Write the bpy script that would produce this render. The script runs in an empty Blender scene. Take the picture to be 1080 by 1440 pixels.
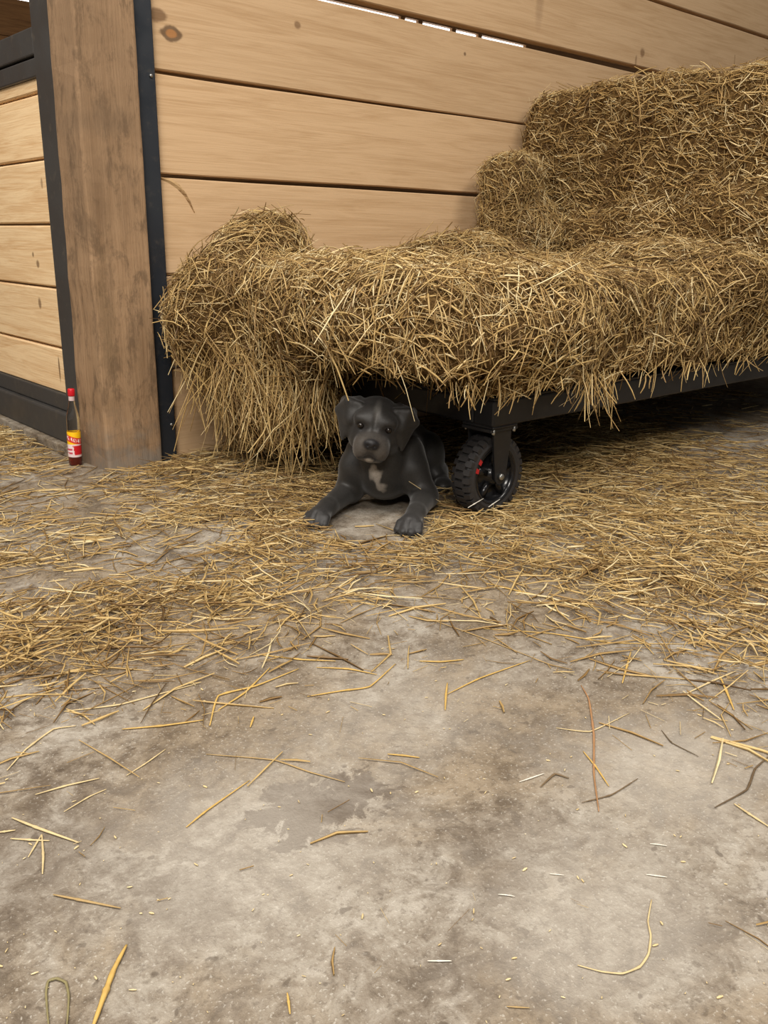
import bpy, bmesh, math, random
import numpy as np
from mathutils import Vector, Matrix

random.seed(7)
RNG = np.random.default_rng(11)
SC = bpy.context.scene
COL = SC.collection

# ------------------------------------------------------------------ camera
FPX, PITCH, ROLL, YAW, CAM_H = 1237.35, 0.30056, -0.01444, 0.84580, 0.60


def cam_axes():
    f = np.array([math.cos(YAW) * math.cos(PITCH), math.sin(YAW) * math.cos(PITCH), -math.sin(PITCH)])
    r = np.array([math.sin(YAW), -math.cos(YAW), 0.0])
    d = np.cross(f, r)
    r2 = math.cos(ROLL) * r + math.sin(ROLL) * d
    d2 = -math.sin(ROLL) * r + math.cos(ROLL) * d
    return np.array([r2, d2, f])


AX = cam_axes()
cam_data = bpy.data.cameras.new('camera')
cam_data.sensor_fit = 'VERTICAL'
cam_data.sensor_height = 36.0
cam_data.lens = 36.0 * FPX / 1440.0
cam_data.clip_start = 0.02
cam = bpy.data.objects.new('camera', cam_data)
COL.objects.link(cam)
cam.matrix_world = Matrix(((AX[0][0], -AX[1][0], -AX[2][0], 0.0),
                           (AX[0][1], -AX[1][1], -AX[2][1], 0.0),
                           (AX[0][2], -AX[1][2], -AX[2][2], CAM_H),
                           (0, 0, 0, 1)))
SC.camera = cam


def floor_pt(px, py, z=0.0):
    """point of the photograph that lies on the floor (height z), in metres"""
    d = AX.T @ np.array([(px - 540) / FPX, (py - 720) / FPX, 1.0])
    t = (z - CAM_H) / d[2]
    return np.array([0, 0, CAM_H]) + t * d


# ------------------------------------------------------------------ world, lamps, exposure
world = bpy.data.worlds.new('barn_ambient')
SC.world = world
world.use_nodes = True
wn = world.node_tree.nodes['Background']
wn.inputs['Color'].default_value = (1.0, 0.95, 0.89, 1)
wn.inputs['Strength'].default_value = 0.14


def area_lamp(name, loc, aim, size_x, size_y, power, col):
    d = bpy.data.lights.new(name, 'AREA')
    d.shape = 'RECTANGLE'
    d.size, d.size_y = size_x, size_y
    d.energy = power
    d.color = col
    o = bpy.data.objects.new(name, d)
    COL.objects.link(o)
    o.location = loc
    o.rotation_euler = (Vector(aim) - Vector(loc)).to_track_quat('-Z', 'Y').to_euler()
    return o


area_lamp('overhead_lamp', (-0.3, 0.3, 3.3), (0.6, 1.1, 0.0), 1.5, 0.5, 72, (1.0, 0.94, 0.86))
area_lamp('overhead_lamp', (1.9, -0.9, 3.3), (1.7, 0.6, 0.0), 1.5, 0.5, 52, (1.0, 0.94, 0.86))
area_lamp('overhead_lamp', (-2.0, -2.0, 2.9), (1.5, 1.6, 0.2), 1.5, 0.5, 105, (1.0, 0.94, 0.86))  # fill lamp added behind the camera, low enough to reach under the cart
area_lamp('overhead_lamp', (-1.5, 2.4, 3.3), (0.0, 2.4, 0.0), 1.5, 0.5, 52, (1.0, 0.94, 0.86))

SC.view_settings.view_transform = 'Standard'
SC.view_settings.look = 'None'
SC.view_settings.gamma = 1.0
SC.view_settings.use_curve_mapping = False
SC.view_settings.exposure = 0.24

# ------------------------------------------------------------------ helpers


def srgb(r, g, b):
    def c(v):
        v /= 255.0
        return v / 12.92 if v <= 0.04045 else ((v + 0.055) / 1.055) ** 2.4
    return (c(r), c(g), c(b), 1.0)


def tag(o, label=None, cat=None, group=None, kind=None):
    if label: o['label'] = label
    if cat: o['category'] = cat
    if group: o['group'] = group
    if kind: o['kind'] = kind
    return o


def empty(name, loc=(0, 0, 0)):
    o = bpy.data.objects.new(name, None)
    o.empty_display_size = 0.05
    COL.objects.link(o)
    o.location = loc
    return o


def link(name, me, mat=None, parent=None):
    """mesh given in world coordinates; parented parts keep their world place"""
    o = bpy.data.objects.new(name, me)
    COL.objects.link(o)
    if mat is not None and not me.materials:
        me.materials.append(mat)
    if parent is not None:
        o.parent = parent
        p = parent
        off = Vector((0, 0, 0))
        while p is not None:
            off += Vector(p.location)
            p = p.parent
        o.location = -off
    return o


def bm_obj(name, bm, mat, parent=None, smooth=False):
    bmesh.ops.recalc_face_normals(bm, faces=bm.faces)
    me = bpy.data.meshes.new(name)
    bm.to_mesh(me)
    bm.free()
    if smooth:
        me.shade_smooth()
    return link(name, me, mat, parent)


def bm_box(bm, a, b, bevel=0.0, segs=1):
    """axis aligned box from corner a to corner b"""
    vs = [bm.verts.new((x, y, z)) for x in (a[0], b[0]) for y in (a[1], b[1]) for z in (a[2], b[2])]
    fs = [(0, 1, 3, 2), (4, 6, 7, 5), (0, 4, 5, 1), (2, 3, 7, 6), (0, 2, 6, 4), (1, 5, 7, 3)]
    faces = [bm.faces.new([vs[i] for i in f]) for f in fs]
    if bevel > 0:
        edges = list({e for f in faces for e in f.edges})
        bmesh.ops.bevel(bm, geom=edges, offset=bevel, segments=segs, affect='EDGES', profile=0.5)


def box(name, a, b, mat, parent=None, bevel=0.003, segs=2):
    bm = bmesh.new()
    bm_box(bm, a, b, bevel, segs)
    return bm_obj(name, bm, mat, parent)


def bm_lathe(bm, prof, centre, axis='Z', n=32, cap=True):
    """prof: list of (radius, height along axis)"""
    rings = []
    for r, h in prof:
        ring = []
        for i in range(n):
            a = 2 * math.pi * i / n
            u, v = r * math.cos(a), r * math.sin(a)
            p = {'Z': (u, v, h), 'Y': (u, h, v), 'X': (h, u, v)}[axis]
            ring.append(bm.verts.new((centre[0] + p[0], centre[1] + p[1], centre[2] + p[2])))
        rings.append(ring)
    for a, b in zip(rings, rings[1:]):
        for i in range(n):
            bm.faces.new((a[i], a[(i + 1) % n], b[(i + 1) % n], b[i]))
    if cap:
        bm.faces.new(rings[0][::-1])
        bm.faces.new(rings[-1])


def lathe(name, prof, centre, mat, parent=None, axis='Z', n=32, cap=True):
    bm = bmesh.new()
    bm_lathe(bm, prof, centre, axis, n, cap)
    return bm_obj(name, bm, mat, parent, smooth=True)


def np_mesh(name, V, Q, smooth=True, attrs=None):
    me = bpy.data.meshes.new(name)
    k = Q.shape[1]
    me.vertices.add(len(V))
    me.vertices.foreach_set('co', np.ascontiguousarray(V, dtype=np.float32).ravel())
    me.loops.add(Q.size)
    me.loops.foreach_set('vertex_index', np.ascontiguousarray(Q, dtype=np.int32).ravel())
    me.polygons.add(len(Q))
    me.polygons.foreach_set('loop_start', np.arange(0, Q.size, k, dtype=np.int32))
    me.polygons.foreach_set('loop_total', np.full(len(Q), k, dtype=np.int32))
    me.polygons.foreach_set('use_smooth', np.full(len(Q), smooth, dtype=bool))
    me.update(calc_edges=True)
    for an, arr in (attrs or {}).items():
        if arr.ndim == 1:
            at = me.attributes.new(an, 'FLOAT', 'POINT')
            at.data.foreach_set('value', arr.astype(np.float32))
        else:
            at = me.attributes.new(an, 'FLOAT_COLOR', 'POINT')
            at.data.foreach_set('color', arr.astype(np.float32).ravel())
    me.validate()
    return me


def vnoise(P, scale, seed=0):
    """value noise in -1..1 at points P (...,3)"""
    q = P * scale + seed * 17.31
    i = np.floor(q).astype(np.int64)
    f = q - i
    f = f * f * (3 - 2 * f)

    def hsh(a, b, c):
        n = (a * 374761393 + b * 668265263 + c * 1274126177 + seed * 144665) & 0x7fffffff
        n = (n ^ (n >> 13)) * 1274126177 & 0x7fffffff
        return ((n ^ (n >> 16)) & 0xffff) / 32767.5 - 1.0
    out = 0
    for dx in (0, 1):
        wx = f[..., 0] if dx else 1 - f[..., 0]
        for dy in (0, 1):
            wy = f[..., 1] if dy else 1 - f[..., 1]
            for dz in (0, 1):
                wz = f[..., 2] if dz else 1 - f[..., 2]
                out = out + wx * wy * wz * hsh(i[..., 0] + dx, i[..., 1] + dy, i[..., 2] + dz)
    return out


class Field:
    """signed-distance field on a grid, turned into one continuous surface"""

    def __init__(self, lo, hi, h):
        self.lo = np.array(lo, float)
        n = np.ceil((np.array(hi) - self.lo) / h).astype(int) + 1
        self.h = h
        g = [self.lo[k] + h * np.arange(n[k]) for k in range(3)]
        self.P = np.stack(np.meshgrid(*g, indexing='ij'), -1)
        self.D = np.full(n, 1e3)

    def add(self, d, k):
        a, b = self.D, d
        if k <= 0:
            self.D = np.minimum(a, b)
            return
        t = np.clip(0.5 + 0.5 * (a - b) / k, 0, 1)
        self.D = a * (1 - t) + b * t - k * t * (1 - t)

    def cut(self, d, k):
        a, b = self.D, -d
        t = np.clip(0.5 - 0.5 * (a - b) / k, 0, 1)
        self.D = a * (1 - t) + b * t + k * t * (1 - t)

    @staticmethod
    def _rot(P, c, R):
        q = P - np.array(c)
        return q if R is None else q @ R

    def ellipsoid(self, c, r, k=0.02, R=None, cut=False):
        q = self._rot(self.P, c, R) / np.array(r)
        k0 = np.linalg.norm(q, axis=-1)
        k1 = np.linalg.norm(q / np.array(r), axis=-1)
        d = k0 * (k0 - 1.0) / np.maximum(k1, 1e-6)
        d = np.where(k0 < 1e-4, -min(r), d)
        (self.cut if cut else self.add)(d, k)

    def rbox(self, c, hs, rad, k=0.02, R=None):
        q = np.abs(self._rot(self.P, c, R)) - (np.array(hs) - rad)
        d = np.linalg.norm(np.maximum(q, 0), axis=-1) + np.minimum(q.max(-1), 0) - rad
        self.add(d, k)

    def cone(self, a, b, ra, rb, k=0.02, cut=False):
        a, b = np.array(a, float), np.array(b, float)
        pa, ba = self.P - a, b - a
        t = np.clip((pa @ ba) / (ba @ ba), 0, 1)
        d = np.linalg.norm(pa - t[..., None] * ba, axis=-1) - (ra + (rb - ra) * t)
        (self.cut if cut else self.add)(d, k)

    def tri(self, a, b, c, rad, k=0.01):
        a, b, c = (np.array(v, float) for v in (a, b, c))
        p = self.P
        ba, cb, ac = b - a, c - b, a - c
        pa, pb, pc = p - a, p - b, p - c
        n = np.cross(ba, ac)

        def dot2(v): return (v * v).sum(-1)

        def edge(e, q):
            t = np.clip((q @ e) / (e @ e), 0, 1)
            return dot2(q - t[..., None] * e)
        s = np.sign(pa @ np.cross(ba, n)) + np.sign(pb @ np.cross(cb, n)) + np.sign(pc @ np.cross(ac, n))
        d2 = np.where(s < 2.0, np.minimum(np.minimum(edge(ba, pa), edge(cb, pb)), edge(ac, pc)),
                      (pa @ n) ** 2 / (n @ n))
        self.add(np.sqrt(d2) - rad, k)

    def surface(self):
        D, n = self.D, self.D.shape
        S = D < 0
        c = [(0, 0, 0), (1, 0, 0), (0, 1, 0), (1, 1, 0), (0, 0, 1), (1, 0, 1), (0, 1, 1), (1, 1, 1)]
        sl = lambda o: tuple(slice(o[k], n[k] - 1 + o[k]) for k in range(3))
        cnt = sum(S[sl(o)].astype(np.int8) for o in c)
        act = (cnt > 0) & (cnt < 8)
        idx = np.full(act.shape, -1, dtype=np.int64)
        ijk = np.argwhere(act)
        idx[act] = np.arange(len(ijk))
        acc = np.zeros((len(ijk), 3))
        w = np.zeros(len(ijk))
        vals = [D[ijk[:, 0] + o[0], ijk[:, 1] + o[1], ijk[:, 2] + o[2]] for o in c]
        for i in range(8):
            for j in range(i + 1, 8):
                oi, oj = np.array(c[i]), np.array(c[j])
                if np.abs(oi - oj).sum() != 1:
                    continue
                m = (vals[i] < 0) != (vals[j] < 0)
                t = np.where(m, vals[i] / np.where(m, vals[i] - vals[j], 1), 0)
                acc += np.where(m[:, None], oi + t[:, None] * (oj - oi), 0)
                w += m
        V = self.lo + self.h * (ijk + acc / w[:, None])
        Q = []
        for ax in range(3):
            u, v = (ax + 1) % 3, (ax + 2) % 3
            a = [slice(1, n[k] - 1) for k in range(3)]
            b = list(a)
            a[ax] = slice(0, n[ax] - 1)
            b[ax] = slice(1, n[ax])
            s0, s1 = S[tuple(a)], S[tuple(b)]
            for flip, m in ((False, s0 & ~s1), (True, ~s0 & s1)):
                e = np.argwhere(m)
                off = np.array([1, 1, 1])
                off[ax] = 0
                e = e + off
                du, dv = np.zeros(3, int), np.zeros(3, int)
                du[u], dv[v] = 1, 1
                q = [e - du - dv, e - dv, e, e - du]
                q = np.stack([idx[x[:, 0], x[:, 1], x[:, 2]] for x in q], 1)
                Q.append(q[:, ::-1] if flip else q)
        return V, np.concatenate(Q)


def sample_surface(V, Q, n, rng):
    a, b, c, d = (V[Q[:, i]] for i in range(4))
    nr = np.cross(c - a, d - b)
    ar = np.linalg.norm(nr, axis=1)
    f = rng.choice(len(Q), n, p=ar / ar.sum())
    u, v = rng.random((n, 1)), rng.random((n, 1))
    p = (a[f] * (1 - u) + b[f] * u) * (1 - v) + (d[f] * (1 - u) + c[f] * u) * v
    return p, nr[f] / np.maximum(ar[f], 1e-9)[:, None]


def unit(v):
    return v / np.maximum(np.linalg.norm(v, axis=-1, keepdims=True), 1e-9)


def strands(name, mid, dirs, length, width, bend, mat, parent=None, nseg=2, sides=3, shade=None, flat=0.55):
    """many thin stalks as one mesh: bend is a sideways vector (metres) reached at the ends"""
    N = len(mid)
    t = np.linspace(0, 1, nseg + 1)
    d = unit(dirs)
    ref = unit(RNG.normal(size=(N, 3)))
    s = unit(np.cross(d, ref))
    u = np.cross(d, s)
    V = []
    for tt in t:
        c = mid + d * (length * (tt - 0.5))[:, None] + bend * (4 * (tt - 0.5) ** 2)
        taper = 0.55 + 0.45 * (1 - abs(2 * tt - 1))
        if sides == 2:
            V.append(c + s * (width * 0.5 * taper)[:, None])
            V.append(c - s * (width * 0.5 * taper)[:, None])
        else:
            for k in range(sides):
                a = 2 * math.pi * k / sides
                V.append(c + (s * math.cos(a) + u * math.sin(a) * flat) * (width * 0.5 * taper)[:, None])
    ns = 2 if sides == 2 else sides
    per = ns * (nseg + 1)
    V = np.stack(V, 1).reshape(-1, 3)
    q = []
    for j in range(nseg):
        for k in range(1 if sides == 2 else sides):
            k2 = (k + 1) % ns
            q.append((j * ns + k, j * ns + k2, (j + 1) * ns + k2, (j + 1) * ns + k))
    q = np.array(q)
    Q = (np.arange(N)[:, None, None] * per + q[None]).reshape(-1, 4)
    if shade is None:
        shade = RNG.random(N)
    me = np_mesh(name, V, Q, smooth=sides > 2, attrs={'shade': np.repeat(shade, per)})
    o = link(name, me, mat, parent)
    return o


# ------------------------------------------------------------------ materials


class NT:
    def __init__(self, name):
        self.m = bpy.data.materials.new(name)
        self.m.use_nodes = True
        self.t = self.m.node_tree
        self.b = self.t.nodes['Principled BSDF']

    def n(self, typ, **kw):
        nd = self.t.nodes.new('ShaderNode' + typ)
        for k, v in kw.items():
            if k in nd.inputs.keys():
                nd.inputs[k].default_value = v
            else:
                setattr(nd, k, v)
        return nd

    def l(self, a, b):
        self.t.links.new(a, b)

    def coords(self, kind='Object', scale=(1, 1, 1), randomize=False):
        tc = self.n('TexCoord')
        out = tc.outputs[kind]
        if randomize:
            oi = self.n('ObjectInfo')
            mul = self.n('Math', operation='MULTIPLY')
            mul.inputs[1].default_value = 37.0
            self.l(oi.outputs['Random'], mul.inputs[0])
            add = self.n('VectorMath', operation='ADD')
            self.l(out, add.inputs[0])
            self.l(mul.outputs[0], add.inputs[1])
            out = add.outputs[0]
        mp = self.n('Mapping')
        mp.inputs['Scale'].default_value = scale
        self.l(out, mp.inputs['Vector'])
        return mp.outputs[0]

    def noise(self, vec, scale, detail=5, rough=0.55, dist=0.0):
        nd = self.n('TexNoise')
        nd.inputs['Scale'].default_value = scale
        nd.inputs['Detail'].default_value = detail
        nd.inputs['Roughness'].default_value = rough
        nd.inputs['Distortion'].default_value = dist
        self.l(vec, nd.inputs['Vector'])
        return nd.outputs['Fac']

    def ramp(self, fac, stops):
        nd = self.n('ValToRGB')
        e = nd.color_ramp.elements
        while len(e) < len(stops):
            e.new(0.5)
        for el, (p, c) in zip(e, stops):
            el.position = p
            el.color = c if len(c) == 4 else (*c, 1)
        self.l(fac, nd.inputs[0])
        return nd.outputs[0]

    def mix(self, fac, a, b, mode='MIX'):
        nd = self.n('Mix', data_type='RGBA', blend_type=mode)
        for sock, v in ((nd.inputs[0], fac), (nd.inputs[6], a), (nd.inputs[7], b)):
            if isinstance(v, (int, float)):
                sock.default_value = v
            elif isinstance(v, tuple):
                sock.default_value = v
            else:
                self.l(v, sock)
        return nd.outputs[2]

    def rng(self, v, a, b, c=0.0, d=1.0, smooth=True):
        nd = self.n('MapRange')
        if smooth:
            nd.interpolation_type = 'SMOOTHSTEP'
        nd.inputs[1].default_value, nd.inputs[2].default_value = a, b
        nd.inputs[3].default_value, nd.inputs[4].default_value = c, d
        self.l(v, nd.inputs[0])
        return nd.outputs[0]

    def math(self, op, a, b=None):
        nd = self.n('Math', operation=op)
        for i, v in enumerate((a, b)):
            if v is None: continue
            if isinstance(v, (int, float)):
                nd.inputs[i].default_value = v
            else:
                self.l(v, nd.inputs[i])
        return nd.outputs[0]

    def blob(self, pos, scale, r0, r1, wob=None, amp=0.0):
        """1 inside a spot at world point pos, 0 outside; scale stretches it"""
        g = self.n('NewGeometry')
        sub = self.n('VectorMath', operation='SUBTRACT')
        sub.inputs[1].default_value = tuple(pos)
        self.l(g.outputs['Position'], sub.inputs[0])
        mul = self.n('VectorMath', operation='MULTIPLY')
        mul.inputs[1].default_value = tuple(scale)
        self.l(sub.outputs[0], mul.inputs[0])
        ln = self.n('VectorMath', operation='LENGTH')
        self.l(mul.outputs[0], ln.inputs[0])
        v = ln.outputs['Value']
        if wob is not None:
            v = self.math('ADD', v, self.math('MULTIPLY', self.math('SUBTRACT', wob, 0.5), amp))
        return self.rng(v, r0, r1, 1.0, 0.0)

    def bump(self, h, strength=0.3, dist=0.01):
        nd = self.n('Bump')
        nd.inputs['Strength'].default_value = strength
        nd.inputs['Distance'].default_value = dist
        self.l(h, nd.inputs['Height'])
        self.l(nd.outputs[0], self.b.inputs['Normal'])

    def done(self, col=None, rough=0.6, metal=0.0, spec=None):
        if col is not None:
            if isinstance(col, tuple):
                self.b.inputs['Base Color'].default_value = col
            else:
                self.l(col, self.b.inputs['Base Color'])
        if isinstance(rough, (int, float)):
            self.b.inputs['Roughness'].default_value = rough
        else:
            self.l(rough, self.b.inputs['Roughness'])
        self.b.inputs['Metallic'].default_value = metal
        if spec is not None:
            self.b.inputs['Specular IOR Level'].default_value = spec
        return self.m


def wood(name, light, dark, axis, knots=(), contrast=1.0, rough=0.75, tint=None, relief=0.25, grime=None):
    m = NT(name)
    sc = {'X': (1.3, 9, 16), 'Y': (9, 1.3, 16), 'Z': (14, 14, 0.9)}[axis]
    v = m.coords('Object', sc, True)
    n1 = m.noise(v, 1.6, 6, 0.6, 1.4)
    v2 = m.coords('Object', tuple(s * (1 if s < 2 else 4) for s in sc), True)
    n2 = m.noise(v2, 4.0, 4, 0.6, 0.2)
    v3 = m.coords('Object', (1, 1, 1), True)
    n3 = m.noise(v3, 2.2, 3, 0.5)
    g = m.math('ADD', m.math('MULTIPLY', n1, 0.6), m.math('MULTIPLY', n2, 0.4))
    col = m.ramp(g, [(0.36, dark), (0.56, light)])
    if contrast < 1:
        col = m.mix(contrast, light, col)
    oi = m.n('ObjectInfo')
    hs = m.n('HueSaturation')
    m.l(m.rng(oi.outputs['Random'], 0, 1, 0.93, 1.06, False), hs.inputs['Value'])
    m.l(col, hs.inputs['Color'])
    col = hs.outputs[0]
    if tint:
        col = m.mix(m.rng(n3, 0.46, 0.68, 0.0, 0.55), col, tint)
    wob = m.noise(m.coords('Object', (1, 1, 1)), 22, 3, 0.6)
    if grime:
        g1 = m.noise(m.coords('Object', (1, 1, 0.4)), 26, 8, 0.75, 0.4)
        col = m.mix(m.rng(g1, 0.46, 0.64, 0.0, 0.75), col, grime)
        g2 = m.noise(m.coords('Object', (1, 1, 0.16)), 60, 6, 0.7)
        col = m.mix(m.rng(g2, 0.5, 0.66, 0.0, 0.5), col, tuple(min(1, v * 1.9) for v in grime[:3]) + (1,))
        n2 = m.math('ADD', n2, g1)
    for pos, scl, r0, r1, amp, kcol, k in knots:
        col = m.mix(m.math('MULTIPLY', m.blob(pos, scl, r0, r1, wob, amp), k), col, kcol)
    m.bump(m.math('ADD', n1, m.math('MULTIPLY', n2, 0.6)), relief, 0.004)
    return m.done(col, rough, spec=0.25)


def painted_metal(name, col, rough=0.42, scr=0.25):
    m = NT(name)
    v = m.coords('Object')
    n = m.noise(v, 35, 5, 0.65)
    c = m.mix(m.rng(n, 0.55, 0.75, 0.0, scr), col, srgb(92, 84, 74))
    m.bump(n, 0.08, 0.002)
    return m.done(c, m.rng(m.noise(v, 8, 3), 0.3, 0.7, rough - 0.1, rough + 0.12), 0.0, 0.5)


KB = srgb(92, 62, 36)
KD = srgb(66, 42, 24)
M = {}
M['plank'] = wood('pine_plank', srgb(203, 171, 133), srgb(180, 146, 107), 'X', knots=[
    ((1.225, 2.22, 1.088), (1, 0.2, 1.7), 0.026, 0.036, 0.03, KD, 0.75),
    ((1.225, 2.22, 1.088), (1, 0.2, 1.7), 0.012, 0.020, 0.02, srgb(168, 118, 72), 0.9),
    ((1.19, 2.22, 1.125), (1, 0.2, 1.5), 0.018, 0.03, 0.03, KB, 0.7),
    ((1.62, 2.22, 1.165), (1, 0.2, 1.2), 0.006, 0.014, 0.01, KB, 0.6),
    ((2.29, 2.22, 1.18), (1, 0.2, 1), 0.003, 0.008, 0.004, KD, 0.7),
    ((3.29, 2.22, 1.315), (1, 0.2, 1), 0.008, 0.02, 0.02, KB, 0.6),
    ((3.25, 2.22, 1.28), (2.2, 0.2, 0.7), 0.01, 0.02, 0.02, KB, 0.45),
    ((2.65, 2.22, 1.40), (3.2, 0.2, 0.7), 0.03, 0.09, 0.05, KB, 0.25)], contrast=0.8)
M['gate_plank'] = wood('pale_pine_board', srgb(238, 208, 164), srgb(212, 172, 124), 'Y', knots=[
    ((0.965, 2.50, 0.73), (0.2, 1.6, 0.8), 0.006, 0.014, 0.01, KB, 0.5),
    ((0.965, 2.585, 0.52), (0.2, 1, 1), 0.006, 0.014, 0.01, KB, 0.7),
    ((0.965, 2.615, 0.545), (0.2, 1, 1), 0.004, 0.010, 0.01, KB, 0.7),
    ((0.965, 2.44, 0.40), (0.2, 1, 0.8), 0.007, 0.015, 0.01, KD, 0.8),
    ((0.965, 2.60, 0.41), (0.2, 1, 0.8), 0.007, 0.015, 0.01, KB, 0.7),
    ((0.965, 2.50, 0.235), (0.2, 3.0, 0.5), 0.012, 0.022, 0.01, KB, 0.8)])
M['post'] = wood('weathered_post_wood', srgb(164, 134, 103), srgb(142, 113, 84), 'Z', knots=[
    ((0.945, 2.30, 0.02), (0.3, 0.4, 1), 0.0, 0.14, 0.26, srgb(122, 112, 100), 0.6),
    ((1.0, 2.17, 0.0), (0.3, 1, 1), 0.0, 0.09, 0.20, srgb(134, 127, 118), 0.6),
    ((0.99, 2.17, 0.86), (0.6, 0.3, 2.2), 0.01, 0.10, 0.14, srgb(112, 92, 72), 0.45),
    ((0.98, 2.17, 0.66), (2.2, 0.6, 0.5), 0.0, 0.09, 0.14, srgb(108, 86, 64), 0.5),
    ((0.975, 2.17, 0.35), (2.6, 0.6, 0.35), 0.0, 0.09, 0.14, srgb(110, 90, 66), 0.5)],
    contrast=0.8, rough=0.9, tint=srgb(128, 104, 80), relief=0.7, grime=srgb(104, 84, 64))
M['barn_plank'] = wood('barn_plank_wood', srgb(128, 92, 56), srgb(96, 66, 38), 'X')
M['black_steel'] = painted_metal('black_painted_steel', srgb(38, 42, 48), 0.34)
M['gate_steel'] = painted_metal('dusty_black_steel', srgb(62, 60, 58), 0.5, 0.5)
M['cart_steel'] = painted_metal('cart_black_steel', srgb(27, 27, 29), 0.42, 0.15)
M['rubber'] = NT('black_rubber').done(srgb(44, 42, 42), 0.55)
M['rim'] = NT('glossy_black_plastic').done(srgb(24, 24, 26), 0.22)
M['steel'] = NT('zinc_steel').done(srgb(176, 176, 172), 0.35, 0.9)
M['red_paint'] = NT('red_marking').done(srgb(170, 30, 32), 0.5)


def make_straw():
    m = NT('straw')
    at = m.n('Attribute', attribute_name='shade')
    col = m.ramp(at.outputs['Fac'], [(0.0, srgb(92, 68, 40)), (0.25, srgb(138, 108, 66)), (0.5, srgb(180, 148, 94)),
                                     (0.78, srgb(214, 184, 124)), (1.0, srgb(240, 222, 176))])
    n = m.noise(m.coords('Object'), 60, 3)
    col = m.mix(m.rng(n, 0.35, 0.7, 0.0, 0.25), col, srgb(130, 102, 62))
    return m.done(col, 0.45, spec=0.4)


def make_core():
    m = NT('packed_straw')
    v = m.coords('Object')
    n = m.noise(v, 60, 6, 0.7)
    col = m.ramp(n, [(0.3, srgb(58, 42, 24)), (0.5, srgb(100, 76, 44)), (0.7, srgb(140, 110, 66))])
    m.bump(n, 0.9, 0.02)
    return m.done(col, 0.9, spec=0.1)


def make_concrete():
    m = NT('dusty_concrete')
    v = m.coords('Object')
    a = m.noise(v, 2.6, 6, 0.65, 0.5)
    b = m.noise(v, 11.0, 9, 0.72, 0.6)
    e = m.noise(v, 34.0, 7, 0.72, 0.5)
    c = m.noise(v, 95, 5, 0.7)
    d = m.noise(v, 260, 3, 0.6)
    be = m.math('ADD', m.math('MULTIPLY', b, 0.6), m.math('MULTIPLY', e, 0.4))
    col = m.ramp(be, [(0.41, srgb(104, 93, 80)), (0.47, srgb(134, 123, 109)), (0.52, srgb(151, 142, 129)), (0.585, srgb(170, 162, 150))])
    brown = m.ramp(be, [(0.42, srgb(100, 86, 69)), (0.57, srgb(146, 130, 108))])
    col = m.mix(m.rng(a, 0.42, 0.57, 0.0, 0.85), col, brown)
    col = m.mix(m.rng(c, 0.52, 0.66, 0.0, 0.5), col, srgb(92, 80, 67))
    col = m.mix(m.rng(d, 0.58, 0.68, 0.0, 0.55), col, srgb(198, 192, 181))
    pit = m.noise(v, 46, 2, 0.5, 0.2)
    col = m.mix(m.rng(pit, 0.66, 0.72, 0.0, 0.6), col, srgb(78, 66, 54))
    # the dark damp stain in the foreground and two fainter ones
    for (px, py), s, r0, r1, k in (((435, 1142), (9.0, 11, 1), 0.50, 0.66, 0.85), ((497, 1114), (14, 16, 1), 0.5, 0.68, 0.85),
                                   ((255, 1265), (8, 8, 1), 0.1, 0.8, 0.35), ((700, 1215), (6, 8, 1), 0.1, 0.8, 0.3),
                                   ((655, 1380), (11, 11, 1), 0.1, 0.7, 0.35), ((970, 1330), (12, 12, 1), 0.1, 0.8, 0.3),
                                   ((60, 1200), (3.5, 5, 1), 0.1, 0.9, 0.4)):
        col = m.mix(m.math('MULTIPLY', m.blob(floor_pt(px, py), s, r0, r1, e, 2.2), k), col, srgb(94, 82, 70))
    for (px, py), s, k in (((560, 1000), (3, 5, 1), 0.30), ((350, 1190), (4, 4, 1), 0.4), ((840, 1290), (5, 6, 1), 0.4),
                           ((940, 1080), (4, 5, 1), 0.45)):
        col = m.mix(m.math('MULTIPLY', m.blob(floor_pt(px, py), s, 0.1, 0.9, b, 1.6), k), col, srgb(190, 183, 172))
    m.bump(m.math('ADD', m.math('MULTIPLY', c, 0.6), m.math('MULTIPLY', d, 0.4)), 0.6, 0.006)
    return m.done(col, m.rng(b, 0.3, 0.7, 0.62, 0.85), spec=0.3)


M['straw'] = make_straw()
M['core'] = make_core()
M['concrete'] = make_concrete()


def emit(name, col, s):
    m = NT(name)
    m.b.inputs['Emission Color'].default_value = col
    m.b.inputs['Emission Strength'].default_value = s
    return m.done(col, 0.5)


M['daylight'] = emit('daylit_window', (0.95, 0.98, 1, 1), 3.0)

# ------------------------------------------------------------------ setting: floor, wall, post, stall
WY = 2.22            # front face of the plank wall
GX = 0.958           # front face of the stall gate frame

fl = box('floor', (-7, -6, -0.06), (9, 9, 0.0), M['concrete'], None, 0)
tag(fl, 'dusty grey-brown concrete barn floor', kind='structure')

wall = empty('wall_right', (1.16, WY, 0))
tag(wall, 'wide pine planks of the stall side wall', kind='structure')


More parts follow.
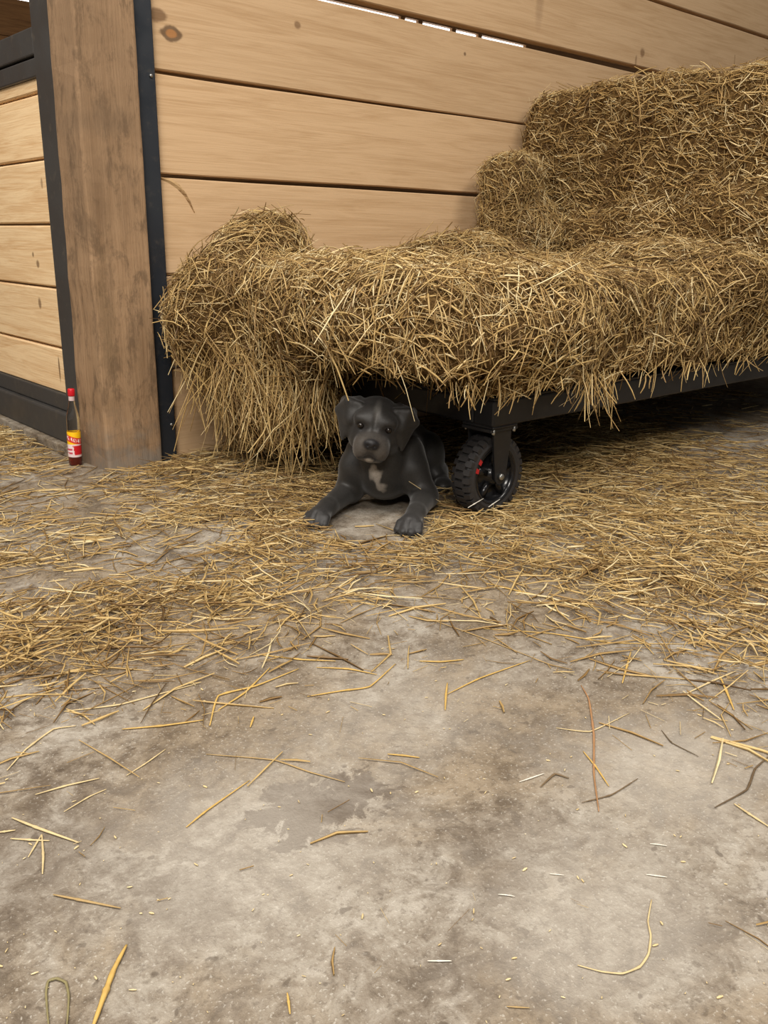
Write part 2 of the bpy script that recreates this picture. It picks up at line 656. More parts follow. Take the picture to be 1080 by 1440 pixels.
def plank(x0, x1, z0, z1, y0, th, seed, mat, parent, slope=(0.0, 0.0)):
    """one board along X, its long edges sawn a little unevenly"""
    n = 60
    bm = bmesh.new()
    rr = np.random.default_rng(seed)
    xs = np.linspace(x0, x1, n)
    wob0 = vnoise(np.stack([xs, xs * 0, xs * 0], 1), 3.0, seed) * 0.0018 + vnoise(np.stack([xs, xs * 0, xs * 0], 1), 14, seed) * 0.0008
    wob1 = vnoise(np.stack([xs, xs * 0, xs * 0], 1), 3.0, seed + 9) * 0.0018
    prev = None
    for i, x in enumerate(xs):
        t = (x - x0) / 3.0
        a, b = z0 + wob0[i] + slope[0] * t, z1 + wob1[i] + slope[1] * t
        e = 0.003
        pr = [(y0 + e, a), (y0, a + e), (y0, b - e), (y0 + e, b), (y0 + th, b), (y0 + th, a)]
        ring = [bm.verts.new((x, y, z)) for y, z in pr]
        if prev:
            for k in range(6):
                bm.faces.new((prev[k], prev[(k + 1) % 6], ring[(k + 1) % 6], ring[k]))
        else:
            bm.faces.new(ring)
        prev = ring
    bm.faces.new(prev[::-1])
    return bm_obj('plank', bm, mat, parent)


# seams measured up the wall: centre height and half width at the left, slope of the width
seams = [(0.0, 0.0), (0.252, 0.004), (0.500, 0.004), (0.751, 0.0055), (0.996, 0.0045), (1.250, 0.011), (1.505, 0.006), (1.76, 0.004), (2.01, 0.004), (2.26, 0.004)]
planks = []
for i in range(len(seams) - 1):
    z0, g0 = seams[i]
    z1, g1 = seams[i + 1]
    s0 = {3: 0.003, 4: -0.004, 5: 0.004}.get(i, 0)
    s1 = {2: -0.002, 3: 0.002, 4: 0.000}.get(i, 0)
    p = plank(1.10, 5.6, z0 + g0, z1 - g1, WY, 0.04, 20 + i, M['plank'], wall, (s0, s1))
    planks.append(p)

# torn sliver hanging off the plank below the second seam
bm = bmesh.new()
prev = None
sp = [(1.172, 0.744, .003), (1.200, 0.738, .006), (1.224, 0.725, .0065), (1.243, 0.706, .005), (1.256, 0.686, .004), (1.268, 0.662, .001)]
for x, z, w in sp:
    ring = [bm.verts.new(p) for p in ((x - w * .6, 2.2205, z - w), (x, 2.216, z), (x + w * .6, 2.2205, z + w))]
    if prev:
        for k in range(3):
            bm.faces.new((prev[k], prev[(k + 1) % 3], ring[(k + 1) % 3], ring[k]))
    prev = ring
bm_obj('splinter', bm, wood('torn_wood', srgb(196, 164, 120), srgb(128, 94, 60), 'X'), planks[2])

post = box('post', (0.945, 2.17, -0.01), (1.105, 2.335, 3.0), M['post'], None, 0.006, 2)
post.name = 'timber_post'
me = post.data
bm = bmesh.new()
bm.from_mesh(me)
bmesh.ops.subdivide_edges(bm, edges=[e for e in bm.edges if abs(e.verts[0].co.z - e.verts[1].co.z) > 1], cuts=90)
for v in bm.verts:                                       # rough-sawn, battered along the left arris
    p = np.array([[v.co.x, v.co.y, v.co.z]])
    w = float(vnoise(p, 14, 3)[0]) * 0.0022 + float(vnoise(p, 45, 4)[0]) * 0.001
    v.co.x += w
    v.co.y += w * 0.8
    if v.co.y > 2.25:
        v.co.y -= 0.030 * min(1.0, max(0.0, v.co.z) / 1.1)
    if v.co.x < 0.97 and v.co.y < 2.20:
        v.co.x += max(0.0, float(vnoise(p, 7, 5)[0])) * 0.007
bm.to_mesh(me)
bm.free()
tag(post, 'weathered square timber post at the stall corner', kind='structure')

strip = empty('trim_1', (1.13, 2.2, 0))
tag(strip, 'black steel channel between the post and the plank wall', kind='structure')
bm = bmesh.new()
bm_box(bm, (1.1055, 2.195, 0.0), (1.163, 2.2195, 2.9), 0.003, 2)
bm_obj('channel_face', bm, M['black_steel'], strip)
for z in (0.10, 0.98):
    lathe('bolt', [(0.0045, 0.0), (0.0045, -0.003), (0.002, -0.0042)], (1.150, 2.195, z), M['steel'], strip, 'Y', 12)

# far side of the stall: board wall with a daylit strip window, boards added overhead to keep light out
back = empty('wall_back', (0, 6.0, 0))
tag(back, 'dim board wall on the far side of the stall', kind='structure')
WINS = [(4.30, 7.0, 1.90, 2.345), (1.95, 2.42, 1.955, 2.345)]
for k in range(14):
    z0 = k * 0.25
    cuts = [(-2.0, 10.0)]
    for wx0, wx1, wz0, wz1 in WINS:
        if z0 + 0.25 > wz0 and z0 < wz1:
            cuts = [c for a, e in cuts for c in ((a, min(e, wx0)), (max(a, wx1), e)) if c[1] - c[0] > 0.01]
    for a, e in cuts:
        box('plank', (a, 6.0, z0 + 0.001), (e, 6.04, z0 + 0.249), M['barn_plank'], back, 0.002, 1)
for k, (wx0, wx1, wz0, wz1) in enumerate(WINS):
    win = empty('window_%d' % (k + 1), ((wx0 + wx1) / 2, 6.03, wz0))
    tag(win, ('long daylit window behind the wall gap', 'small daylit window above the stall gate')[k], kind='structure')
    box('pane', (wx0, 6.035, wz0), (wx1, 6.045, wz1), M['daylight'], win, 0)
    box('window_frame', (wx0 - 0.02, 5.99, wz1), (wx1 + 0.02, 6.03, 2.50), M['barn_plank'], win, 0)
    box('window_frame', (wx0 - 0.02, 5.99, 1.749), (wx1 + 0.02, 6.03, wz0), M['barn_plank'], win, 0)
    if k == 0:
        for mx in (5.42, 5.62, 6.02, 6.35):
            box('mullion', (mx, 6.0, wz0), (mx + 0.05, 6.03, wz1), M['barn_plank'], win, 0)
shield = empty('light_shield', (3, 4, 2.9))  # unseen cover, added so the stall stays dark behind the plank gaps
tag(shield, 'unseen boards added over the stall to keep light out', kind='structure')
for k in range(13):
    box('plank', (0.9, 2.3 + k * 0.3, 2.95), (8.0, 2.597 + k * 0.3, 2.98), M['barn_plank'], shield, 0.002, 1)

# ------------------------------------------------------------------ stall gate
gate = empty('stall_gate', (GX + 0.02, 2.36, 0.03))
tag(gate, 'pale pine boards framed in black steel, left of the timber post', 'gate')
GY0, GY1 = 2.338, 3.95
gs = M['gate_steel']
bm = bmesh.new()                                          # the near stile follows the leaning back of the post
ring = []
for z, y0 in ((0.03, 2.340), (1.1, 2.311), (2.2, 2.311)):
    ring.append([bm.verts.new((x, y, z)) for x, y in ((GX, y0), (GX + 0.05, y0), (GX + 0.05, GY0 + 0.102), (GX, GY0 + 0.102))])
for a, b_ in zip(ring, ring[1:]):
    for k in range(4):
        bm.faces.new((a[k], a[(k + 1) % 4], b_[(k + 1) % 4], b_[k]))
bm.faces.new(ring[0]); bm.faces.new(ring[-1][::-1])
bmesh.ops.bevel(bm, geom=[e for e in bm.edges if abs(e.verts[0].co.z - e.verts[1].co.z) > 0.5], offset=0.004, segments=2, affect='EDGES')
bm_obj('stile', bm, gs, gate)
box('stile', (GX, GY1 - 0.07, 0.03), (GX + 0.05, GY1, 2.2), gs, gate, 0.004)
box('top_rail', (GX, GY0 + 0.102, 1.034), (GX + 0.05, GY1 - 0.07, 1.098), gs, gate, 0.004)
box('top_rail', (GX + 0.003, GY0 + 0.102, 0.984), (GX + 0.05, GY1 - 0.07, 1.029), gs, gate, 0.004)
box('bottom_rail', (GX + 0.004, GY0 + 0.102, 0.118), (GX + 0.05, GY1 - 0.07, 0.166), gs, gate, 0.004)
box('bottom_rail', (GX - 0.012, GY0 + 0.01, 0.03), (GX + 0.05, GY1 - 0.01, 0.117), gs, gate, 0.006)
bz = [0.163, 0.294, 0.459, 0.626, 0.790, 0.949, 0.990]
for a, b in zip(bz, bz[1:]):
    box('board', (GX + 0.012, GY0 + 0.10, a + 0.003), (GX + 0.04, GY1 - 0.068, b - 0.003), M['gate_plank'], gate, 0.004, 1)
box('top_rail', (GX, GY0 + 0.102, 2.14), (GX + 0.05, GY1 - 0.07, 2.2), gs, gate, 0.004)
sill = box('trim_2', (GX - 0.03, GY0, 0.0), (GX + 0.10, GY1 + 0.3, 0.03), M['concrete'], None, 0.004)
tag(sill, 'low concrete sill under the stall gate', kind='structure')

# ------------------------------------------------------------------ hay cart
CX0, CX1, CY0, CY1, CZ0, CZ1 = 1.42, 4.3, 1.25, 2.12, 0.212, 0.27
cart = empty('platform_cart', ((CX0 + CX1) / 2, (CY0 + CY1) / 2, 0))
tag(cart, 'low black steel platform cart on casters under the straw', 'cart')
cs = M['cart_steel']
box('side_rail', (CX0, CY0, CZ0), (CX1, CY0 + 0.06, CZ1), cs, cart, 0.005)
box('side_rail', (CX0, CY1 - 0.06, CZ0), (CX1, CY1, CZ1), cs, cart, 0.005)
box('end_rail', (CX0, CY0 + 0.06, CZ0), (CX0 + 0.06, CY1 - 0.06, CZ1), cs, cart, 0.005)
box('end_rail', (CX1 - 0.06, CY0 + 0.06, CZ0), (CX1, CY1 - 0.06, CZ1), cs, cart, 0.005)
for k in range(1, 5):
    x = CX0 + k * (CX1 - CX0) / 5
    box('cross_rail', (x - 0.025, CY0 + 0.06, CZ0 + 0.005), (x + 0.025, CY1 - 0.06, CZ1), cs, cart, 0.004)
box('deck', (CX0, CY0, CZ1), (CX1, CY1, CZ1 + 0.006), cs, cart, 0.002)

WR, WW = 0.094, 0.056
wheel_mesh = {}


def build_caster(cx, cy, first):
    """rigid caster: plate with bolts, two-legged fork, lugged tyre on a black rim; axle along Y"""
    if first:
        bm = bmesh.new()
        prof = [(0.060, -WW / 2 + 0.004), (0.074, -WW / 2), (0.084, -WW / 2 + 0.004), (0.0885, -WW / 2 + 0.012), (0.0895, 0),
                (0.0885, WW / 2 - 0.012), (0.084, WW / 2 - 0.004), (0.074, WW / 2), (0.060, WW / 2 - 0.004)]
        bm_lathe(bm, prof + [prof[0]], (0, 0, 0), 'Y', 64, False)
        n = 30
        for row, (y0, y1) in enumerate(((-WW / 2 + 0.002, -0.011), (-0.013, 0.013), (0.011, WW / 2 - 0.002))):
            for i in range(n):
                a0 = 2 * math.pi * (i + 0.5 * (row % 2)) / n
                da = 2 * math.pi / n * 0.34
                vs = []
                for r in (0.084 if row != 1 else 0.086, 0.0955):
                    for a, y in ((a0 - da, y0), (a0 + da, y0), (a0 + da, y1), (a0 - da, y1)):
                        rr = r - (0.005 if (row == 0 and y == y0) or (row == 2 and y == y1) else 0)
                        vs.append(bm.verts.new((rr * math.cos(a), y, rr * math.sin(a))))
                for f in ((0, 1, 2, 3), (7, 6, 5, 4), (0, 4, 5, 1), (1, 5, 6, 2), (2, 6, 7, 3), (3, 7, 4, 0)):
                    bm.faces.new([vs[k] for k in f])
        bmesh.ops.recalc_face_normals(bm, faces=bm.faces)
        for nm, b in (('wheel', bm),):
            me = bpy.data.meshes.new(nm); b.to_mesh(me); b.free(); me.materials.append(M['rubber'])
            wheel_mesh[nm] = me
        # rim: dished disc with five openings suggested by ribs
        bm = bmesh.new()
        for s in (-1, 1):
            bm_lathe(bm, [(0.066, s * (WW / 2 - 0.001)), (0.062, s * (WW / 2 - 0.001)), (0.058, s * (WW / 2 - 0.008)), (0.054, s * 0.008),
                          (0.024, s * 0.008), (0.022, s * (WW / 2 - 0.006)), (0.012, s * (WW / 2 + 0.001)), (0.004, s * (WW / 2 + 0.001))], (0, 0, 0), 'Y', 48, False)
            for i in range(5):
                a = 2 * math.pi * i / 5 + 0.3
                c, si = math.cos(a), math.sin(a)
                vs = []
                for r in (0.020, 0.060):
                    for w, y in ((-0.007, 0.006), (0.007, 0.006), (0.007, 0.020), (-0.007, 0.020)):
                        vs.append(bm.verts.new((r * c - w * si, s * y, r * si + w * c)))
                for f in ((0, 1, 2, 3), (7, 6, 5, 4), (0, 4, 5, 1), (1, 5, 6, 2), (2, 6, 7, 3), (3, 7, 4, 0)):
                    bm.faces.new([vs[k] for k in f])
        bmesh.ops.recalc_face_normals(bm, faces=bm.faces)
        me = bpy.data.meshes.new('rim'); bm.to_mesh(me); bm.free(); me.shade_smooth(); me.materials.append(M['rim'])
        wheel_mesh['rim'] = me
        bm = bmesh.new()
        for s in (-1, 1):                                 # tapering fork legs with rounded foot
            y0, y1 = s * (WW / 2 + 0.006), s * (WW / 2 + 0.011)
            prof = [(-0.030, 0.112), (0.030, 0.112), (0.026, 0.06), (0.019, 0.01)]
            for i in range(7):
                a = math.pi * i / 6
                prof.append((0.018 * math.cos(a), -0.018 * math.sin(a)))
            prof.append((-0.019, 0.01)); prof.append((-0.026, 0.06))
            A = [bm.verts.new((x, y0, z)) for x, z in prof]
            B = [bm.verts.new((x, y1, z)) for x, z in prof]
            bm.faces.new(A); bm.faces.new(B[::-1])
            for i in range(len(prof)):
                j = (i + 1) % len(prof)
                bm.faces.new((A[i], A[j], B[j], B[i]))
        bm_box(bm, (-0.045, -WW / 2 - 0.016, 0.105), (0.045, WW / 2 + 0.016, 0.112), 0.001)
        bmesh.ops.recalc_face_normals(bm, faces=bm.faces)
        me = bpy.data.meshes.new('caster_fork'); bm.to_mesh(me); bm.free(); me.materials.append(M['cart_steel'])
        wheel_mesh['caster_fork'] = me
        bm = bmesh.new()
        bm_lathe(bm, [(0.0, -WW / 2 - 0.0175), (0.006, -WW / 2 - 0.0172), (0.0075, -WW / 2 - 0.015), (0.0075, -WW / 2 - 0.011), (0.005, -WW / 2 - 0.0105),
                      (0.005, WW / 2 + 0.011), (0.0075, WW / 2 + 0.0112), (0.0075, WW / 2 + 0.017), (0.0, WW / 2 + 0.0172)], (0, 0, 0), 'Y', 16, False)
        me = bpy.data.meshes.new('axle_bolt'); bm.to_mesh(me); bm.free(); me.shade_smooth(); me.materials.append(M['steel'])
        wheel_mesh['axle_bolt'] = me
        bm = bmesh.new()
        bm_box(bm, (-0.041, -0.047, 0.112), (0.041, 0.047, 0.1185), 0.002)
        me = bpy.data.meshes.new('caster_plate'); bm.to_mesh(me); bm.free(); me.materials.append(M['cart_steel'])
        wheel_mesh['caster_plate'] = me
        bm = bmesh.new()
        bm_lathe(bm, [(0.0042, 0.112), (0.0042, 0.102), (0.0032, 0.1)], (0, 0, 0), 'Z', 12, True)
        me = bpy.data.meshes.new('bolt'); bm.to_mesh(me); bm.free(); me.shade_smooth(); me.materials.append(M['steel'])
        wheel_mesh['bolt'] = me
        bm = bmesh.new()
        for a0 in (2.55, 2.85):
            vs = [bm.verts.new((r * math.cos(a0 + w), -WW / 2 - 0.0006 + (0.0008 if r > 0.07 else 0), r * math.sin(a0 + w))) for r, w in ((0.063, -0.08), (0.063, 0.08), (0.0725, 0.06), (0.0725, -0.1))]
            bm.faces.new(vs)
        me = bpy.data.meshes.new('red_mark'); bm.to_mesh(me); bm.free(); me.materials.append(M['red_paint'])
        wheel_mesh['red_mark'] = me
    base = Vector((cx, cy, WR + 0.0005)) - cart.location

    def put(nm, parent, off=(0, 0, 0)):
        o = bpy.data.objects.new(nm, wheel_mesh[nm])
        COL.objects.link(o)
        o.parent = parent
        o.location = off
        return o
    put('caster_plate', cart, base)
    put('caster_fork', cart, base)
    w = put('wheel', cart, base)
    put('rim', w); put('axle_bolt', w); put('red_mark', w)
    for sx in (-1, 1):
        for sy in (-1, 1):
            put('bolt', cart, base + Vector((sx * 0.034, sy * 0.041, 0)))


build_caster(1.462, 1.297, True)
build_caster(1.462, CY1 - 0.045, False)
build_caster(CX1 - 0.045, 1.297, False)
build_caster(CX1 - 0.045, CY1 - 0.045, False)

# ------------------------------------------------------------------ sauce bottle
bx, by = 0.912, 2.300
bottle = empty('sauce_bottle', (bx, by, 0.0))
tag(bottle, 'hot sauce bottle with red cap and bright label beside the timber post', 'bottle')
glass = NT('clear_glass')
glass.b.inputs['Transmission Weight'].default_value = 1.0
glass.b.inputs['IOR'].default_value = 1.3
M['glass'] = glass.done((0.93, 0.9, 0.86, 1), 0.06)
M['sauce'] = NT('red_sauce').done(srgb(120, 26, 6), 0.3)
M['cap'] = NT('red_cap_plastic').done(srgb(205, 20, 38), 0.35)
M['seal'] = NT('pale_neck_seal').done(srgb(214, 190, 190), 0.4)
BR = 0.0172
lathe('glass_body', [(BR - 0.003, 0.001), (BR, 0.005), (BR, 0.128), (BR - 0.001, 0.138), (BR - 0.004, 0.152), (0.0095, 0.166), (0.0072, 0.178), (0.0068, 0.192)],
      (bx, by, 0), M['glass'], bottle)
lathe('sauce', [(BR - 0.005, 0.0025), (BR - 0.0015, 0.006), (BR - 0.0015, 0.092), (0.0005, 0.0921)], (bx, by, 0), M['sauce'], bottle)
lathe('neck_seal', [(0.0078, 0.178), (0.0080, 0.192)], (bx, by, 0), M['seal'], bottle, cap=False)
lathe('cap', [(0.0085, 0.190), (0.0092, 0.192), (0.0092, 0.207), (0.0080, 0.2095), (0.001, 0.21)], (bx, by, 0), M['cap'], bottle)


def make_label():
    m = NT('sauce_label')
    tc = m.n('NewGeometry')
    sep = m.n('SeparateXYZ')
    m.l(tc.outputs['Position'], sep.inputs[0])
    z = sep.outputs['Z']
    # sideways coordinate as read from the front of the bottle
    s = m.math('ADD', m.math('MULTIPLY', m.math('SUBTRACT', sep.outputs['X'], bx), 0.75),
               m.math('MULTIPLY', m.math('SUBTRACT', sep.outputs['Y'], by), -0.66))
    wob = m.noise(m.coords('Object'), 90, 2)
    zz = m.math('ADD', z, m.math('MULTIPLY', s, 0.35))
    yel, red, wht = srgb(250, 196, 20), srgb(206, 24, 34), srgb(240, 218, 218)
    col = m.mix(m.rng(z, 0.0605, 0.0615), wht, yel)                       # white foot, yellow head
    band = m.math('MULTIPLY', m.rng(zz, 0.066, 0.067), m.rng(zz, 0.083, 0.084, 1, 0))
    col = m.mix(m.math('MULTIPLY', band, 0.95), col, red)                 # slanting red name band
    wv = m.n('TexWave', wave_type='BANDS', bands_direction='X')
    wv.inputs['Scale'].default_value = 55
    wv.inputs['Distortion'].default_value = 6
    wv.inputs['Detail Scale'].default_value = 3
    m.l(m.coords('Object'), wv.inputs['Vector'])
    script = m.math('MULTIPLY', m.math('MULTIPLY', m.rng(zz, 0.070, 0.071), m.rng(zz, 0.080, 0.081, 1, 0)), m.rng(wv.outputs['Fac'], 0.6, 0.75))
    col = m.mix(script, col, wht)
    pep = m.math('MULTIPLY', m.rng(m.math('ADD', s, m.math('MULTIPLY', wob, 0.022)), 0.0145, 0.016),
                 m.math('MULTIPLY', m.rng(z, 0.030, 0.033), m.rng(z, 0.056, 0.059, 1, 0)))
    col = m.mix(pep, col, red)                                            # red pepper on the white
    lines = m.math('MULTIPLY', m.rng(s, 0.001, 0.002, 1, 0), m.math('ADD', m.math('MULTIPLY', m.rng(z, 0.034, 0.035), m.rng(z, 0.039, 0.040, 1, 0)),
                                                                m.math('MULTIPLY', m.rng(z, 0.044, 0.045), m.rng(z, 0.049, 0.050, 1, 0))))
    col = m.mix(m.math('MULTIPLY', lines, m.rng(wob, 0.35, 0.45)), col, srgb(196, 70, 90))
    return m.done(col, 0.4)


lathe('label', [(BR + 0.0004, 0.026), (BR + 0.0006, 0.027), (BR + 0.0006, 0.094), (BR + 0.0004, 0.095)], (bx, by, 0), make_label(), bottle, cap=False)
bottle.rotation_euler = (0.020, 0.022, 0.0)

# ------------------------------------------------------------------ straw on the cart


def rotz(a):
    c, s = math.cos(a), math.sin(a)
    return np.array([[c, -s, 0], [s, c, 0], [0, 0, 1]])


def cover(thing, V, Q, n, lo_len, hi_len, droop, keep=None, jitter=0.012, tilt=0.28, name='straw_stalks', wmin=0.0024, wmax=0.0058, nseg=3, along=None, lift=0.0):
    """stalks lying on the surface of a packed core, loose ends standing off or drooping"""
    p, nr = sample_surface(V, Q, int(n), RNG)
    if keep is not None:
        m = keep(p, nr)
        p, nr = p[m], nr[m]
    N = len(p)
    rnd = RNG.normal(size=(N, 3))
    if along is not None:
        rnd = rnd * 0.55 + along(p) * RNG.choice([-1, 1], (N, 1))
    t = unit(rnd - nr * (rnd * nr).sum(1, keepdims=True))
    d = unit(t + nr * RNG.normal(0, tilt, (N, 1)))
    L = lo_len + (hi_len - lo_len) * RNG.random(N) ** 1.8
    W = wmin + (wmax - wmin) * RNG.random(N) ** 1.6
    bend = RNG.normal(size=(N, 3)) * (L * 0.035)[:, None]
    bend[:, 2] -= droop * L * RNG.random(N)
    mid = p + nr * (RNG.normal(lift, jitter, (N, 1)))
    reach = np.maximum(mid[:, 1] + np.abs(d[:, 1]) * L * 0.5 + bend[:, 1], mid[:, 1]) + 0.004
    ok = (reach < 2.216) & ((reach < 2.165) | (mid[:, 0] - np.abs(d[:, 0]) * L * 0.5 + bend[:, 0] > 1.17))   # nothing through the wall or post
    p, d, L, W, bend, mid = p[ok], d[ok], L[ok], W[ok], bend[ok], mid[ok]
    N = len(p)
    clump = vnoise(p, 9.0, 5) * 0.16 + vnoise(p, 30.0, 6) * 0.10
    sh = np.clip(RNG.beta(1.5, 1.3, N) + clump, 0, 1)
    o = strands(name, mid, d, L, W, bend, M['straw'], thing, nseg, 3, sh)
    o['kind'] = 'stuff'
    return o


# lower layer: loosened bales along the cart, sagging over the left end and the front
F = Field((0.92, 1.02, -0.02), (3.95, 2.26, 0.78), 0.022)
F.rbox((2.48, 1.70, 0.405), (1.28, 0.49, 0.122), 0.055, 0.03)
F.ellipsoid((1.36, 2.04, 0.49), (0.15, 0.13, 0.155), 0.07)
F.ellipsoid((1.42, 2.08, 0.60), (0.08, 0.08, 0.06), 0.06)
F.ellipsoid((1.40, 1.72, 0.44), (0.22, 0.36, 0.12), 0.05)
F.ellipsoid((1.50, 1.42, 0.42), (0.34, 0.27, 0.115), 0.05)
F.ellipsoid((2.16, 2.04, 0.53), (0.26, 0.15, 0.08), 0.05)
F.ellipsoid((1.30, 1.98, 0.30), (0.125, 0.16, 0.25), 0.06)
F.ellipsoid((1.33, 1.88, 0.24), (0.12, 0.14, 0.17), 0.06)
F.ellipsoid((1.18, 2.03, 0.40), (0.09, 0.11, 0.13), 0.05)
F.ellipsoid((2.45, 1.45, 0.50), (0.25, 0.30, 0.09), 0.06)
F.D += vnoise(F.P, 5.0, 1) * 0.020 + vnoise(F.P, 13.0, 2) * 0.012
F.D = np.maximum(F.D, F.P[..., 1] - 2.205)
F.D = np.maximum(F.D, 0.030 - F.P[..., 2])
F.D = np.maximum(F.D, np.minimum(0.296 - F.P[..., 2], 1.235 - F.P[..., 1]))
F.D = np.maximum(F.D, np.minimum(np.minimum(0.342 - F.P[..., 2], 1.66 - F.P[..., 1]), 1.41 - F.P[..., 0]))       # the front and the near left end stay clear of the floor
F.D = np.maximum(F.D, np.minimum(np.minimum(F.P[..., 0] - 1.40, F.P[..., 1] - 1.235), 0.281 - F.P[..., 2]))
V, Q = F.surface()
heap = empty('straw_heap', (2.4, 1.7, 0.28))
tag(heap, 'thick loose straw layer covering the cart and hanging over its left end', 'straw')
core = link('packed_straw', np_mesh('packed_straw', V, Q), M['core'], heap)


def keep_heap(p, nr):
    m = (p[:, 1] < 2.18) & ~((p[:, 0] > 2.75) & (p[:, 1] > 1.3)) & (p[:, 0] < 3.7)
    inside = (p[:, 0] > 1.46) & (p[:, 1] > 1.30) & (p[:, 2] < 0.34)     # resting on the deck
    up = nr[:, 2] > -0.75
    return m & ~inside & up


cover(heap, V, Q, 62000, 0.025, 0.105, 0.06, keep_heap, 0.011, 0.26, wmin=0.003, wmax=0.0066)
cover(heap, V, Q, 8000, 0.05, 0.17, 0.16, keep_heap, 0.008, 0.32, name='straw_stalks', lift=0.012, wmin=0.003, wmax=0.006)
cover(heap, V, Q, 70000, 0.012, 0.055, 0.0, keep_heap, 0.008, 0.4, name='chaff', wmin=0.0018, wmax=0.0045, nseg=1)

# stalks hanging down from the sagging edges


def hang(n, pts, lmin, lmax, spread, side, name='hanging_stalks'):
    """pts: way points (x, y, z) of the edge the stalks hang from"""
    pts = np.array(pts, float)
    seg = np.linalg.norm(np.diff(pts, axis=0), axis=1)
    cum = np.concatenate([[0], np.cumsum(seg)])
    u = RNG.random(n) * cum[-1]
    k = np.clip(np.searchsorted(cum, u) - 1, 0, len(seg) - 1)
    t = ((u - cum[k]) / seg[k])[:, None]
    p = pts[k] * (1 - t) + pts[k + 1] * t + RNG.normal(0, spread, (n, 3))
    d = np.stack([RNG.normal(side[0], 0.38, n), RNG.normal(side[1], 0.38, n), -np.ones(n)], 1)
    L = lmin + (lmax - lmin) * RNG.random(n) ** 1.6
    mid = p + unit(d) * (L * 0.42)[:, None]
    low = (mid + unit(d) * (L * 0.5)[:, None])[:, 2]
    mid[:, 2] += np.maximum(0.012 - low, 0)
    bend = np.stack([RNG.normal(0, 0.05, n) * L, RNG.normal(0, 0.05, n) * L, 0.02 * L], 1)
    sh = np.clip(RNG.beta(2.6, 1.8, n), 0, 1)
    o = strands(name, mid, d, L, 0.0024 + 0.0032 * RNG.random(n) ** 1.5, bend, M['straw'], heap, 3, 3, sh)
    o['kind'] = 'stuff'


hang(45, [(1.20, 1.18, 0.33), (1.45, 1.16, 0.315), (1.72, 1.16, 0.305)], 0.03, 0.085, 0.010, (0, -0.05))
hang(60, [(1.8, 1.16, 0.305), (2.4, 1.17, 0.305), (3.2, 1.18, 0.305)], 0.03, 0.09, 0.010, (0, -0.05))
hang(34, [(1.58, 1.15, 0.315), (1.70, 1.15, 0.31)], 0.07, 0.15, 0.010, (0.15, -0.05))
hang(14, [(1.18, 1.22, 0.37), (1.16, 1.45, 0.37), (1.20, 1.60, 0.35)], 0.03, 0.05, 0.012, (-0.05, 0))
hang(330, [(1.26, 1.68, 0.30), (1.22, 1.80, 0.28), (1.16, 1.92, 0.32), (1.14, 2.06, 0.34)], 0.08, 0.26, 0.035, (0.05, -0.05))
hang(240, [(1.36, 1.70, 0.26), (1.26, 1.78, 0.20), (1.20, 1.92, 0.20), (1.20, 2.04, 0.20)], 0.08, 0.20, 0.03, (0.05, 0.0))

# the big bale standing on the layer at the right
F = Field((2.36, 1.02, 0.46), (3.72, 2.26, 1.22), 0.022)
F.rbox((3.06, 1.70, 0.81), (0.50, 0.485, 0.275), 0.05, 0.02)
F.ellipsoid((2.56, 1.75, 0.58), (0.10, 0.36, 0.12), 0.06)
F.ellipsoid((2.60, 1.35, 0.62), (0.12, 0.22, 0.16), 0.06)
F.D += vnoise(F.P, 5.5, 3) * 0.018 + vnoise(F.P, 15.0, 4) * 0.010
F.D = np.maximum(F.D, F.P[..., 1] - 2.205)
V, Q = F.surface()
bale = empty('straw_bale', (3.06, 1.70, 0.53))
tag(bale, 'large square straw bale standing high on the right of the cart', 'straw bale')
link('packed_straw', np_mesh('packed_straw', V, Q), M['core'], bale)
kb = lambda p, nr: (p[:, 1] < 2.195) & (nr[:, 2] > -0.5) & (p[:, 0] < 3.4)
al = lambda p: np.stack([np.zeros(len(p)), np.full(len(p), 0.95), np.full(len(p), 0.25)], 1)
cover(bale, V, Q, 34000, 0.02, 0.085, 0.02, kb, 0.008, 0.2, along=al, wmin=0.003, wmax=0.007)
cover(bale, V, Q, 44000, 0.012, 0.055, 0.0, kb, 0.006, 0.35, name='chaff', wmin=0.0018, wmax=0.0045, nseg=1)
cover(bale, V, Q, 900, 0.06, 0.16, 0.1, kb, 0.01, 0.5, lift=0.01)

# the small broken flake between the bale and the wall
F = Field((2.08, 1.80, 0.48), (2.72, 2.26, 1.00), 0.016)
F.rbox((2.385, 2.08, 0.72), (0.10, 0.075, 0.145), 0.05, 0.03, rotz(0.25))
F.ellipsoid((2.46, 2.05, 0.62), (0.14, 0.12, 0.12), 0.05)
F.D += vnoise(F.P, 9.0, 3) * 0.018 + vnoise(F.P, 22.0, 4) * 0.008
F.D = np.maximum(F.D, F.P[..., 1] - 2.20)
V, Q = F.surface()
flake = empty('straw_flake', (2.38, 2.07, 0.56))
tag(flake, 'small broken straw flake leaning on the plank wall left of the big bale', 'straw')
link('packed_straw', np_mesh('packed_straw', V, Q), M['core'], flake)
kf = lambda p, nr: (p[:, 1] < 2.195)
cover(flake, V, Q, 3600, 0.03, 0.11, 0.12, kf, 0.007, 0.25)
cover(flake, V, Q, 6000, 0.012, 0.05, 0.0, kf, 0.006, 0.4, name='chaff', wmin=0.0018, wmax=0.0045, nseg=1)

